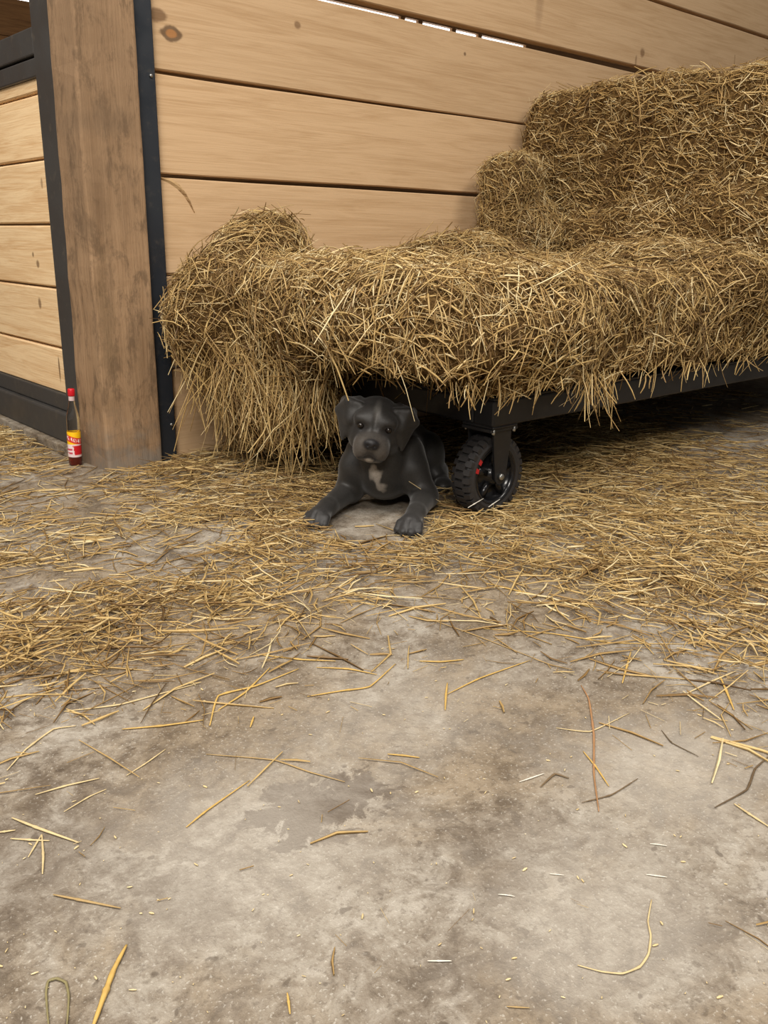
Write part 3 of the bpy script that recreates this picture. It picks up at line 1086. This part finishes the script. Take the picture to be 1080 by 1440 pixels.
# ------------------------------------------------------------------ loose straw over the floor
DENS = [(170, 790, .08), (230, 778, .08), (285, 755, .15), (40, 818, .15), (60, 705, .12), (140, 720, .22), (40, 760, .3), (110, 670, .2), (20, 625, .7), (60, 640, .6), (20, 660, .5), (20, 690, .25), (100, 690, .2), (180, 690, .6), (260, 670, 1), (400, 660, 1), (470, 700, .9), (330, 640, 1),
        (620, 690, .8), (800, 650, 1), (900, 650, .9), (1000, 650, .6), (1060, 640, .3), (950, 590, .15), (1050, 580, .05), (1050, 610, .15), (800, 600, .9), (700, 640, .8),
        (870, 620, .8), (600, 640, .6), (20, 740, .35), (90, 740, .3), (160, 740, .6), (250, 735, .8), (350, 720, .95), (430, 690, 1), (520, 720, .06), (540, 745, .05), (500, 735, .06), (530, 755, .15),
        (640, 750, 1), (760, 750, 1), (900, 740, 1), (1000, 740, .95), (1060, 740, .8), (20, 790, .75), (100, 770, .6), (190, 785, .2), (250, 770, .3), (60, 822, .3),
        (330, 790, .9), (420, 790, .95), (420, 755, .95), (520, 785, .75), (600, 790, .95), (700, 790, .95), (850, 800, 1), (960, 800, .95), (1060, 810, .95),
        (30, 860, .95), (120, 850, .85), (220, 850, .85), (320, 840, .9), (420, 850, .6), (520, 830, .40), (600, 840, .16), (700, 850, .25), (800, 850, .35), (900, 850, .65), (1000, 860, .75), (1060, 880, .8),
        (30, 920, .95), (120, 920, .85), (220, 910, .6), (300, 910, .4), (400, 910, .3), (500, 900, .1), (600, 910, .06), (700, 920, .06), (800, 920, .12), (900, 920, .22), (980, 920, .3), (1060, 930, .6),
        (30, 980, .6), (120, 985, .4), (220, 990, .18), (320, 970, .1), (450, 970, .03), (600, 970, .02), (750, 980, .02), (850, 980, .03), (950, 980, .08), (1050, 990, .25),
        (30, 1040, .03), (200, 1040, .02), (400, 1040, .005), (600, 1040, .005), (840, 1060, .02), (1000, 1040, .05), (1060, 1040, .06),
        (30, 1140, .0004), (300, 1140, .0003), (600, 1140, .0003), (900, 1140, .0005), (1070, 1140, .001), (300, 1400, 0), (800, 1400, 0), (30, 1400, 0)]
DP = np.array([floor_pt(a, b)[:2] for a, b, _ in DENS])
DV = np.array([d for _, _, d in DENS])


def density(xy):
    out = np.empty(len(xy))
    for s in range(0, len(xy), 20000):
        c = xy[s:s + 20000]
        w = 1.0 / (((c[:, None] - DP[None]) ** 2).sum(-1) + 0.0006) ** 2
        out[s:s + 20000] = (w * DV).sum(1) / w.sum(1)
    return out


DOG_O = np.array([1.30, 1.47])
DOG_A = math.radians(222)


def floor_straw(n, lmin, lmax, wmin, wmax, nseg, pw, zmax, name, label, sides=3):
    xy = np.stack([RNG.uniform(0.0, 3.6, n), RNG.uniform(0.1, 3.2, n)], 1)
    # only what the picture and a step to either side of it show
    az = np.arctan2(xy[:, 1], xy[:, 0])
    m = (az > 0.22) & (az < 1.42) & ((xy[:, 1] < 2.17) | (xy[:, 0] < 0.93))
    xy = xy[m]
    de = density(xy)
    P3 = np.stack([xy[:, 0], xy[:, 1], xy[:, 0] * 0], 1)
    cl = 0.5 + 0.5 * vnoise(P3, 6.0, 8) * 0.9 + 0.4 * vnoise(P3, 16.0, 9)
    pr = np.clip(de ** pw * (0.45 + 0.9 * np.clip(cl, 0, 1.2)), 0, 1)
    m = (RNG.random(len(xy)) < pr) & (de > 0.006)
    xy, de = xy[m], de[m]
    # keep clear of the pup lying on the floor
    rel = xy - DOG_O
    lx = rel[:, 0] * math.cos(DOG_A) + rel[:, 1] * math.sin(DOG_A)
    ly = -rel[:, 0] * math.sin(DOG_A) + rel[:, 1] * math.cos(DOG_A)
    m = ~((np.abs(ly - 0.01) < 0.115) & (lx < 0.03) & (lx > -0.42)) & ~((lx > 0) & (lx < 0.20) & (np.abs(ly + 0.02) < 0.13) & (RNG.random(len(lx)) < 0.75))
    m &= np.hypot(xy[:, 0] - 0.912, xy[:, 1] - 2.30) > 0.03
    xy, de = xy[m], de[m]
    N = len(xy)
    L = lmin + (lmax - lmin) * RNG.random(N) ** 1.9
    W = wmin + (wmax - wmin) * RNG.random(N) ** 1.5
    az = RNG.uniform(0, 2 * math.pi, N)
    pile = zmax * np.clip(de, 0, 1) ** 2
    z = 0.0025 + pile * RNG.random(N) ** 1.3
    dz = RNG.normal(0, 0.12, N) * np.clip(de, 0.05, 1)
    dz = np.clip(dz, -2 * (z - 0.001) / L, 2 * (z + 0.012) / L)
    d = np.stack([np.cos(az), np.sin(az), dz], 1)
    bend = np.stack([-np.sin(az), np.cos(az), 0 * az], 1) * (RNG.normal(0, 0.07, N) * L)[:, None]
    sh = np.clip(RNG.beta(2.0, 1.5, N) + 0.12 * vnoise(np.stack([xy[:, 0], xy[:, 1], z * 0], 1), 5.0, 3), 0, 1)
    mid = np.stack([xy[:, 0], xy[:, 1], z], 1)
    o = strands(name, mid, d, L, W, bend, M['straw'], None, nseg, sides, sh)
    tag(o, label, 'straw', kind='stuff')
    return o


floor_straw(64000, 0.03, 0.13, 0.0024, 0.0058, 2, 1.2, 0.028, 'loose_straw', 'loose golden straw strewn thickly over the concrete floor')
floor_straw(26000, 0.03, 0.12, 0.0026, 0.006, 2, 5.0, 0.04, 'loose_straw', 'deeper loose straw heaped on the floor around the cart')
floor_straw(90000, 0.008, 0.04, 0.001, 0.003, 1, 1.0, 0.016, 'straw_chaff', 'short broken straw chaff lying among the loose floor straw')

# pale grain husks and bits on the bare concrete
n = 260
xy = np.array([floor_pt(a, b)[:2] for a, b in zip(RNG.uniform(-60, 1140, n), 900 + 560 * RNG.random(n) ** 1.2)])
L = 0.0015 + 0.0055 * RNG.random(n) ** 2
az = RNG.uniform(0, 6.28, n)
o = strands('grain_husks', np.stack([xy[:, 0], xy[:, 1], np.full(n, 0.0014)], 1), np.stack([np.cos(az), np.sin(az), 0 * az], 1), L, L * 0.35 + 0.0006,
            np.zeros((n, 3)), M['straw'], None, 2, 4, RNG.uniform(0.85, 1.0, n))
tag(o, 'tiny pale grain husks dotted over the bare foreground concrete', 'husks', kind='stuff')

# ------------------------------------------------------------------ single stalks one can pick out on the bare concrete
GOLD, PALE, TAN, BRN, RED, WHT = srgb(208, 172, 98), srgb(216, 194, 146), srgb(178, 150, 102), srgb(118, 98, 72), srgb(172, 130, 92), srgb(232, 226, 212)
stalk_mats = {}


def stalk_mat(c):
    if c not in stalk_mats:
        m = NT('straw_stalk')
        n = m.noise(m.coords('Object', (1, 1, 1), True), 70, 4)
        stalk_mats[c] = m.done(m.mix(m.rng(n, 0.4, 0.7, 0, 0.45), c, tuple(v * 0.62 for v in c[:3]) + (1,)), 0.5, spec=0.35)
    return stalk_mats[c]


def single(label, pts, w, c, heights=None, name='straw_stalk', cat='straw'):
    g = [floor_pt(a, b) for a, b in pts]
    P = np.array(g)
    P[:, 2] = w * 0.32 + 0.0008
    if heights is not None:
        P = np.array([floor_pt(a, b, z) for (a, b), z in zip(pts, heights)])
    # Catmull-Rom through the way points
    n = max(10, 6 * len(P))
    E = np.vstack([2 * P[0] - P[1], P, 2 * P[-1] - P[-2]])
    C = []
    for i in range(n + 1):
        u = i / n * (len(P) - 1)
        k = min(int(u), len(P) - 2)
        t = u - k
        a, b, cc, d = E[k], E[k + 1], E[k + 2], E[k + 3]
        lin = b + (cc - b) * t
        C.append(0.6 * lin + 0.4 * 0.5 * ((2 * b) + (cc - a) * t + (2 * a - 5 * b + 4 * cc - d) * t * t + (3 * b - a - 3 * cc + d) * t ** 3))
    C = np.array(C)
    bm = bmesh.new()
    prev = None
    seed = random.random() * 50
    for i, p in enumerate(C):
        tn = unit(C[min(i + 1, n)] - C[max(i - 1, 0)])
        sd = unit(np.cross(tn, [0, 0, 1.0]))
        up = np.cross(sd, tn)
        t = i / n
        r = w * 0.5 * (0.42 + 0.58 * math.sin(math.pi * min(0.97, t * 0.92 + 0.05))) * (1 + 0.07 * math.sin(seed + i * 1.1))
        if abs(t - 0.42) < 0.5 / n: r *= 1.35
        ring = [bm.verts.new(tuple(p + sd * r * math.cos(a) + up * r * 0.62 * math.sin(a))) for a in (math.pi / 3 * k for k in range(6))]
        if prev:
            for k in range(6):
                bm.faces.new((prev[k], prev[(k + 1) % 6], ring[(k + 1) % 6], ring[k]))
        else:
            bm.faces.new(ring)
        prev = ring
    bm.faces.new(prev[::-1])
    org = Vector(C[0])
    for v in bm.verts: v.co -= org
    o = bm_obj(name, bm, stalk_mat(c), None, True)
    o.location = org
    tag(o, label, cat)
    if cat == 'straw': o['group'] = 'single stalks on the bare concrete'
    return o


STALKS = [
    ('pale curved stalk trailing off the lower left edge of the straw', [(10, 1085), (37, 1055), (75, 1027), (107, 1022)], 3.2, PALE),
    ('short straight pale stalk left of the damp stain, near the picture edge', [(50, 1119), (95, 1106), (140, 1096)], 3.0, PALE),
    ('thin kinked pale stalk above the short straight one on the left', [(178, 1092), (205, 1075), (233, 1055)], 2.4, PALE),
    ('small crooked stalk just right of the short straight pale one', [(90, 1143), (125, 1122), (150, 1111)], 2.2, PALE),
    ('golden stalk with thick lower end lying left of the damp stain', [(262, 1165), (290, 1142), (351, 1099)], 3.0, GOLD),
    ('long thin brown stalk ending at the damp stain', [(290, 1062), (385, 1070), (435, 1087), (485, 1101)], 2.6, TAN),
    ('broad flattened stalk, topmost of the little crossed clump at far left', [(17, 1152), (55, 1167), (111, 1187)], 4.2, PALE),
    ('level stalk crossing the little clump at far left', [(15, 1181), (45, 1183), (70, 1184)], 3.0, PALE),
    ('short slanting stalk under the little clump at far left', [(40, 1207), (50, 1190), (59, 1175)], 2.6, PALE),
    ('stalk pointing straight down from the little clump at far left', [(59, 1175), (61, 1205), (60, 1231)], 3.0, PALE),
    ('dull tan stalk lying alone below the little clump at far left', [(75, 1260), (115, 1268), (170, 1279)], 3.4, TAN),
    ('broad golden leaf blade at the bottom left of the picture', [(130, 1450), (146, 1405), (160, 1367), (178, 1332)], 6.0, GOLD),
    ('curled green-grey loop of stalk in the bottom left corner', [(69, 1450), (65, 1400), (68, 1382), (80, 1378), (93, 1384), (97, 1405), (94, 1450)], 3.2, srgb(140, 130, 92)),
    ('short golden bit at the bottom edge right of the broad leaf blade', [(404, 1398), (406, 1412), (408, 1428)], 2.6, GOLD),
    ('cut end of a pale stalk at the left picture edge', [(-8, 1173), (8, 1171), (22, 1169)], 3.0, PALE),
    ('straight golden stalk at the lower front fringe of the left straw', [(172, 1027), (230, 1022), (287, 1014)], 3.6, GOLD),
    ('tiny upright-looking golden bit alone above the long brown stalk', [(357, 1009), (352, 1024)], 3.4, GOLD),
    ('small golden piece alone at the middle of the bare floor', [(545, 1062), (568, 1064), (590, 1067)], 3.2, GOLD),
    ('long reddish stalk pointing at the viewer right of centre', [(817, 965), (828, 985), (835, 1035), (835, 1090), (842, 1143)], 3.4, RED),
    ('short white stalk left of the long reddish one', [(730, 1101), (748, 1095), (765, 1089)], 2.4, WHT),
    ('grey thin stalk crossing the foot of the long reddish one', [(818, 1130), (860, 1119), (897, 1096)], 2.2, BRN),
    ('pale stalk crossing the middle of the long reddish one', [(782, 1025), (830, 1030), (885, 1004)], 2.4, PALE),
    ('golden splinter beside the lower end of the long reddish stalk', [(820, 1058), (838, 1080), (856, 1107)], 3.0, GOLD),
    ('brown curled leaf left of the foot of the reddish stalk', [(760, 1108), (780, 1090), (800, 1096)], 3.2, BRN),
    ('pale stalk at the right picture edge below the twig', [(1032, 1132), (1056, 1148), (1085, 1167)], 3.6, PALE),
    ('pale curved stalk bent like a hook at lower right', [(812, 1359), (845, 1368), (875, 1371), (900, 1361), (912, 1343), (915, 1318), (911, 1297), (916, 1267)], 2.6, PALE),
    ('straight white sliver near the bottom middle', [(601, 1353), (618, 1353), (635, 1353)], 2.2, WHT),
    ('small white sliver right of the bare floor middle', [(700, 1259), (712, 1260), (724, 1262)], 1.7, WHT),
    ('white sliver right of the reddish stalk, upper of two', [(914, 1188), (926, 1189), (938, 1191)], 2.0, WHT),
    ('white sliver right of the reddish stalk, lower of two', [(908, 1231), (923, 1233), (938, 1235)], 2.0, WHT),
    ('small white sliver below the damp stain towards the right', [(773, 1230), (783, 1231), (793, 1232)], 1.6, WHT),
    ('faint tan stalk by the bottom edge right of centre', [(712, 1417), (728, 1418), (745, 1419)], 1.8, TAN),
    ('flat golden stalk in front of the dog, leftmost of the bare strip', [(590, 931), (620, 932), (652, 929)], 3.8, GOLD),
    ('jointed golden stalk slanting up right in front of the wheel', [(630, 977), (675, 955), (745, 930)], 3.2, GOLD),
    ('short thick golden bit at the lower end of the jointed stalk', [(629, 962), (627, 980), (626, 1000)], 3.8, GOLD),
    ('long thin dark stalk crossing the bare strip in front of the dog', [(585, 865), (670, 895), (772, 935)], 2.4, TAN),
    ('longest golden stalk lying across in front of the wheel', [(680, 885), (775, 892), (860, 905), (965, 907)], 2.8, GOLD),
    ('golden stalk slanting across in front of the wheel, above the longest', [(682, 821), (740, 835), (845, 858)], 4.0, GOLD),
    ('golden upright-looking stalk right of the jointed one', [(887, 918), (881, 940), (875, 962)], 3.8, GOLD),
    ('golden stalk pointing down at the right straw fringe', [(1012, 952), (1022, 975), (1032, 1000)], 4.2, GOLD),
    ('pale stalk slanting up at the right straw fringe', [(965, 977), (1000, 960), (1035, 945)], 4.0, PALE),
    ('bent golden stalk with a sharp elbow below the left straw', [(295, 1022), (307, 980), (360, 966), (420, 942)], 3.8, GOLD),
    ('golden stalk lying on the sharp-elbowed one', [(307, 1000), (345, 975), (380, 940)], 3.6, GOLD),
    ('golden stalk with an upturned right end below the dog', [(432, 981), (480, 973), (520, 967), (556, 935)], 3.6, GOLD),
    ('golden stalk at the straw fringe below the left paw', [(365, 922), (425, 929), (472, 931)], 3.6, GOLD),
    ('golden stalk just above the one with the upturned end', [(445, 940), (490, 942), (530, 950)], 3.4, GOLD),
    ('straight tan stalk along the lower left straw fringe', [(90, 1002), (170, 992), (280, 962)], 3.2, PALE),
]
for lab, pts, w, c in STALKS:
    single(lab, pts, w * 0.86 / 1000.0, c)
single('dark crooked twig lying at the right picture edge', [(1005, 1137), (1050, 1112), (1062, 1082), (1085, 1062)], 0.0026, srgb(104, 86, 64), name='twig', cat='twig')
single('thin dark twig right of the reddish stalk', [(930, 1028), (945, 1046), (982, 1065)], 0.0018, srgb(104, 88, 66), name='twig', cat='twig')
single("thin pale stalk lying against the puppy elbow nearest the wheel", [(575, 677), (592, 688), (622, 708)], 0.0028, PALE, (0.086, 0.064, 0.028))
single('white stalk leaning on the tyre, left of two', [(658, 714), (668, 708), (680, 701)], 0.0030, WHT, (0.046, 0.047, 0.049))
single('white stalk leaning on the tyre, right of two', [(687, 713), (694, 708), (703, 702)], 0.0030, WHT, (0.035, 0.038, 0.042))

# ------------------------------------------------------------------ the puppy


class BodyField(Field):
    """as Field, but each shape only touches the part of the grid near it"""

    def _near(self, lo, hi, fn):
        n = self.D.shape
        a = [max(0, int((lo[k] - self.lo[k]) / self.h)) for k in range(3)]
        b = [min(n[k], int((hi[k] - self.lo[k]) / self.h) + 2) for k in range(3)]
        if any(b[k] <= a[k] for k in range(3)):
            return
        s = tuple(slice(a[k], b[k]) for k in range(3))
        P0, D0 = self.P, self.D
        self.P, self.D = P0[s], D0[s]
        fn()
        D0[s] = self.D
        self.P, self.D = P0, D0

    def el(self, c, r, k=0.012, R=None, cut=False):
        m = max(r) + k * 1.5 + 0.01
        self._near([v - m for v in c], [v + m for v in c], lambda: self.ellipsoid(c, r, k, R, cut))

    def co(self, a, b, ra, rb, k=0.012, cut=False):
        m = max(ra, rb) + k * 1.5 + 0.01
        self._near([min(p, q) - m for p, q in zip(a, b)], [max(p, q) + m for p, q in zip(a, b)], lambda: self.cone(a, b, ra, rb, k, cut))

    def tr(self, a, b, c, rad, k=0.006):
        m = rad + k * 1.5 + 0.01
        self._near([min(p) - m for p in zip(a, b, c)], [max(p) + m for p in zip(a, b, c)], lambda: self.tri(a, b, c, rad, k))


# head frame inside the pup's own frame (x forward, y to its left, z up)
hy, hp, hr = math.radians(3.0), math.radians(-7.0), math.radians(9.0)
fx = np.array([math.cos(hy) * math.cos(hp), math.sin(hy) * math.cos(hp), math.sin(hp)])
ly = unit(np.cross([0, 0, 1.0], fx))
uz = np.cross(fx, ly)
ly, uz = ly * math.cos(hr) - uz * math.sin(hr), uz * math.cos(hr) + ly * math.sin(hr)
HR = np.stack([fx, ly, uz], 1)                   # columns: head axes
HO = np.array([0.058, -0.013, 0.210])


def H(x, y, z):
    return tuple(HO + HR @ (np.array([x, y, z]) / 100.0))


def cm(*v):
    return tuple(a / 100.0 for a in v)


G = BodyField((-0.46, -0.21, -0.012), (0.225, 0.21, 0.315), 0.0027)
# trunk
G.el(cm(-4.5, 0, 9.4), cm(9.5, 7.2, 8.0), 0.03)
G.el(cm(-15, 0.5, 8.6), cm(14, 7.6, 8.2), 0.04)
G.el(cm(-29, 1.5, 7.8), cm(10.5, 8.0, 7.6), 0.04)
G.el(cm(1.6, 0, 8.6), cm(5.0, 5.0, 5.0), 0.03)                # breast
G.co(cm(-3, 0, 13), cm(3.0, -0.6, 18.0), 0.064, 0.052, 0.03)  # neck
G.el(cm(3.6, -0.2, 12.6), cm(3.6, 4.4, 4.0), 0.02)            # loose throat skin
# hind legs folded at the sides, tail along the floor
for s in (-1, 1):
    G.el(cm(-27, s * 8.0 + 1, 6.4), cm(7.2, 3.8, 6.2), 0.02)
    G.co(cm(-22, s * 9.8 + 1, 3.0), cm(-30, s * 10.6 + 1, 2.2), 0.022, 0.018, 0.015)
    G.co(cm(-30, s * 10.6 + 1, 2.0), cm(-20, s * 11.8 + 1, 1.7), 0.018, 0.017, 0.012)
    G.el(cm(-17.6, s * 12 + 1, 1.7), cm(3.2, 2.3, 1.7), 0.01)
G.co(cm(-38, 1.5, 4.5), cm(-45, 6, 1.6), 0.020, 0.008, 0.02)
# fore legs: shoulder, upper arm, fore arm along the floor, paw with four toes
for s, paw, elb, wr in ((-1, (15.2, -12.4), (-1.0, -8.2), (10.6, -11.2)), (1, (17.0, 7.8), (1.5, 9.6), (12.0, 8.6))):
    G.el(cm(-2.0, s * 6.4, 10.2), cm(5.0, 3.2, 6.6), 0.025)
    G.co(cm(0.5, s * 7.0, 9.6), cm(elb[0], elb[1], 4.0), 0.034, 0.029, 0.02)
    G.el(cm(elb[0] - 1.0, elb[1], 3.6), cm(3.0, 2.5, 3.0), 0.015)
    G.co(cm(elb[0], elb[1], 3.9), cm(wr[0], wr[1], 3.0), 0.029, 0.0205, 0.014)
    G.co(cm(wr[0], wr[1], 3.0), cm(paw[0] - 0.6, paw[1], 2.3), 0.0205, 0.021, 0.010)
    G.el(cm(paw[0], paw[1], 1.9), cm(2.8, 2.5, 1.9), 0.010)
    dx, dy = np.array(paw) - np.array(wr)
    q = math.atan2(dy, dx)
    for j, (off, ln) in enumerate(((-1.95, 1.5), (-0.68, 2.4), (0.68, 2.4), (1.95, 1.5))):
        a = q + off * 0.10
        bx_, by_ = paw[0] - math.sin(q) * off, paw[1] + math.cos(q) * off
        k1 = (bx_ + math.cos(a) * ln * 0.45, by_ + math.sin(a) * ln * 0.45)
        k2 = (bx_ + math.cos(a) * (ln + 0.5), by_ + math.sin(a) * (ln + 0.5))
        G.co(cm(bx_, by_, 2.3), cm(k1[0], k1[1], 2.3), 0.0085, 0.0092, 0.005)
        G.co(cm(k1[0], k1[1], 2.2), cm(k2[0], k2[1], 1.15), 0.0092, 0.0088, 0.003)
    for off in (-1.3, 0.0, 1.3):                              # creases between the toes
        bx_, by_ = paw[0] - math.sin(q) * off, paw[1] + math.cos(q) * off
        G.co(cm(bx_ + math.cos(q) * 1.4, by_ + math.sin(q) * 1.4, 3.6), cm(bx_ + math.cos(q) * 4.2, by_ + math.sin(q) * 4.2, 1.4), 0.0024, 0.0034, 0.003, cut=True)
# head
G.el(H(-1.2, 0, 1.3), cm(6.0, 5.3, 4.6), 0.02, HR)
G.el(H(2.6, 0, 1.2), cm(3.6, 4.7, 3.8), 0.014, HR)
for s in (-1, 1):
    G.el(H(0.6, s * 3.3, -2.2), cm(4.2, 2.5, 3.6), 0.014, HR)       # cheeks
    G.el(H(3.9, s * 2.7, 2.3), cm(1.6, 2.0, 1.2), 0.014, HR)        # brows
G.el(H(5.4, 0, -1.9), cm(4.0, 3.1, 2.6), 0.014, HR)                # bridge of the muzzle
for s in (-1, 1):
    G.el(H(6.2, s * 1.9, -3.3), cm(3.0, 2.1, 2.9), 0.008, HR)       # flews
    G.el(H(7.6, s * 1.3, -2.6), cm(1.6, 1.5, 2.0), 0.008, HR)
G.el(H(5.6, 0, -5.1), cm(2.9, 2.3, 1.5), 0.006, HR)                # lower jaw
G.el(H(7.5, 0, -5.0), cm(1.0, 1.5, 1.0), 0.004, HR)                # chin
G.el(H(8.9, 0, -1.35), cm(1.2, 1.75, 1.25), 0.005, HR)             # nose pad
G.co(H(9.6, 0, -2.2), H(8.8, 0, -4.4), 0.001, 0.0016, 0.004, cut=True)
for s in (-1, 1):
    G.el(H(10.0, s * 0.75, -1.55), cm(0.6, 0.38, 0.32), 0.002, HR, cut=True)
    G.co(H(9.0, s * 0.4, -4.35), H(6.4, s * 3.7, -5.6), 0.0012, 0.002, 0.004, cut=True)  # mouth line
    G.el(H(6.2, s * 3.05, 0.95), cm(1.4, 1.10, 0.85), 0.009, HR, cut=True)               # eye socket
G.co(H(4.2, 0, 5.2), H(6.6, 0, 1.0), 0.001, 0.001, 0.010, cut=True)                      # furrow of the brow
# ears: two folded flaps each
for s in (-1, 1):
    A1, A2 = (1.6, 4.0, 4.5), (-3.0, 4.5, 4.3)
    B1, B2 = (1.4, 6.7, 4.8), (-2.4, 7.9, 4.0)
    Cc, T = (0.0, 8.8, 2.0), (2.6, 6.6, -3.9)
    E1 = (2.9, 5.7, 1.0)
    f = lambda p: H(p[0], s * p[1], p[2])
    for a, b, c in ((A1, A2, B1), (A2, B2, B1), (B1, B2, Cc), (B1, Cc, E1), (A1, B1, E1), (E1, Cc, T)):
        G.tr(f(a), f(b), f(c), 0.0046, 0.010)
G.D = np.maximum(G.D, 0.0006 - G.P[..., 2])                      # flat where it lies on the floor
V, Q = G.surface()
# two light relaxing passes over the surface
for it in range(3):
    acc = np.zeros_like(V); cnt = np.zeros(len(V))
    for i in range(4):
        a, b = Q[:, i], Q[:, (i + 1) % 4]
        np.add.at(acc, a, V[b]); np.add.at(cnt, a, 1)
        np.add.at(acc, b, V[a]); np.add.at(cnt, b, 1)
    V = V * 0.55 + 0.45 * acc / np.maximum(cnt, 1)[:, None]
for it in range(12):                                             # softer still on the ear flaps
    hv = (V - HO) @ HR * 100.0
    w = (np.clip((np.abs(hv[:, 1]) - 4.6) / 0.8, 0, 1) * np.clip((hv[:, 0] + 4) / 1.0, 0, 1) * (hv[:, 2] > -4.6) * (np.linalg.norm(hv, axis=1) < 12))[:, None] * 0.5
    acc = np.zeros_like(V); cnt = np.zeros(len(V))
    for i in range(4):
        a, b = Q[:, i], Q[:, (i + 1) % 4]
        np.add.at(acc, a, V[b]); np.add.at(cnt, a, 1)
        np.add.at(acc, b, V[a]); np.add.at(cnt, b, 1)
    V = V * (1 - w) + w * acc / np.maximum(cnt, 1)[:, None]
# coat: blue-grey, darker mask round the eyes, lighter muzzle and brow, white blaze on the breast
hv = (V - HO) @ HR * 100.0
coat = np.tile(np.array(srgb(45, 43, 41)), (len(V), 1))


def paint(w, c):
    global coat
    w = np.clip(w, 0, 1)[:, None]
    coat = coat * (1 - w) + np.array(c) * w


def spot(P, c, r, soft=0.35):
    d = np.linalg.norm((P - np.array(c)) / np.array(r), axis=1)
    return np.clip((1 - d) / soft + 0.5, 0, 1)


head_w = np.clip((hv[:, 0] + 6) / 2, 0, 1) * np.clip((hv[:, 2] + 7.0) / 1.0, 0, 1) * (np.linalg.norm(hv - np.array([2, 0, 0]), axis=1) < 13)
for s in (-1, 1):
    paint(spot(hv, (5.2, s * 3.2, 0.6), (3, 2.2, 1.6), 0.8) * 0.75, srgb(40, 38, 38))
paint(spot(hv, (7.5, 0, -3.0), (3.2, 4.6, 3.4), 0.5) * 0.75, srgb(84, 78, 72))
paint(spot(hv, (4.5, 0, 5.4), (4.0, 0.75, 3.2), 0.8) * 0.5, srgb(100, 97, 93))
paint(spot(hv, (8.4, 0, -4.3), (2.0, 1.5, 1.3), 0.6) * 0.85, srgb(52, 49, 48))
paint(spot(hv, (8.0, 0, -5.3), (1.3, 0.9, 0.5), 0.6) * 0.8, srgb(150, 140, 128))
paint(spot(hv, (9.4, 0, -1.35), (1.4, 1.75, 1.25), 0.25), srgb(30, 29, 31))
for s in (-1, 1):
    line = np.abs(hv[:, 2] - (-4.35 - 1.25 * np.clip((np.abs(hv[:, 1]) - 0.4) / 3.3, 0, 1)))
    paint(np.clip((0.45 - line) / 0.25, 0, 1) * (hv[:, 0] > 5.5) * (np.abs(hv[:, 1]) < 3.6) * 0.8, srgb(40, 38, 37))
wv = vnoise(V, 90.0, 4) * 0.006
for (cy, cz, ry, rz, kk) in ((-1.4, 11.4, 0.8, 1.0, 1.0), (-1.0, 10.2, 1.1, 1.4, 1.0), (-0.6, 8.6, 0.7, 1.3, 0.85), (0.1, 7.2, 1.1, 0.9, 0.8), (0.5, 6.2, 0.7, 0.6, 0.5)):
    Pw = V + np.stack([wv * 0, wv, wv], 1)
    paint(spot(Pw, cm(6.6, cy, cz), cm(5.0, ry, rz), 0.7) * kk * (V[:, 0] > 0.02), srgb(150, 142, 132))
for px_, py_ in ((15.2, -12.4), (17.0, 7.8)):
    paint(spot(V, cm(px_ + 1.5, py_, 1.2), cm(5.0, 3.6, 3.4), 0.8) * 0.5, srgb(50, 49, 50))
dm = NT('blue_grey_coat')
at = dm.n('Attribute', attribute_name='coat')
nz = dm.noise(dm.coords('Object', (1, 1, 1)), 260, 4, 0.7)
n2 = dm.noise(dm.coords('Object', (1, 1, 1)), 24, 3, 0.6)
hs = dm.n('HueSaturation')
dm.l(at.outputs['Color'], hs.inputs['Color'])
dm.l(dm.math('MULTIPLY', dm.rng(nz, 0.3, 0.7, 0.85, 1.15), dm.rng(n2, 0.3, 0.7, 0.9, 1.1)), hs.inputs['Value'])
dm.bump(nz, 0.25, 0.0015)
dm.b.inputs['Sheen Weight'].default_value = 0.18
dm.b.inputs['Sheen Roughness'].default_value = 0.4
dm.done(hs.outputs[0], 0.5, spec=0.35)
pup = bpy.data.objects.new('dog', np_mesh('dog_body', V, Q, True, {'coat': coat}))
pup.data.materials.append(dm.m)
COL.objects.link(pup)
pup.location = (DOG_O[0], DOG_O[1], 0.0)
pup.rotation_euler = (0, 0, DOG_A)
tag(pup, 'dark grey puppy with white chest mark lying half under the cart', 'dog')
eye_m = NT('dark_eye').done(srgb(30, 24, 20), 0.12)
lid_m = NT('eye_rim').done(srgb(34, 32, 32), 0.45)
claw_m = NT('dark_claw').done(srgb(30, 28, 28), 0.35)


def blob(name, c, r, mat, R=None, n=16):
    bm = bmesh.new()
    bmesh.ops.create_uvsphere(bm, u_segments=n, v_segments=n // 2 + 2, radius=1.0)
    for v in bm.verts:
        q = np.array(v.co) * np.array(r)
        v.co = Vector((R @ q if R is not None else q) + np.array(c))
    me = bpy.data.meshes.new(name)
    bm.to_mesh(me); bm.free(); me.shade_smooth(); me.materials.append(mat)
    o = bpy.data.objects.new(name, me)
    COL.objects.link(o)
    o.parent = pup
    return o


for s in (-1, 1):
    blob('eye', H(4.75, s * 3.0, 0.95), cm(0.8, 0.8, 0.74), eye_m, HR)
for paw, wr in (((15.2, -12.4), (10.6, -11.2)), ((17.0, 7.8), (12.0, 8.6))):
    dx, dy = np.array(paw) - np.array(wr)
    q = math.atan2(dy, dx)
    for off, ln in ((-1.95, 1.5), (-0.68, 2.4), (0.68, 2.4), (1.95, 1.5)):
        a = q + off * 0.10
        x = paw[0] - math.sin(q) * off + math.cos(a) * (ln + 1.35)
        y = paw[1] + math.cos(q) * off + math.sin(a) * (ln + 1.35)
        blob('claw', cm(x, y, 0.85), cm(0.55, 0.22, 0.28), claw_m, rotz(a), 8)
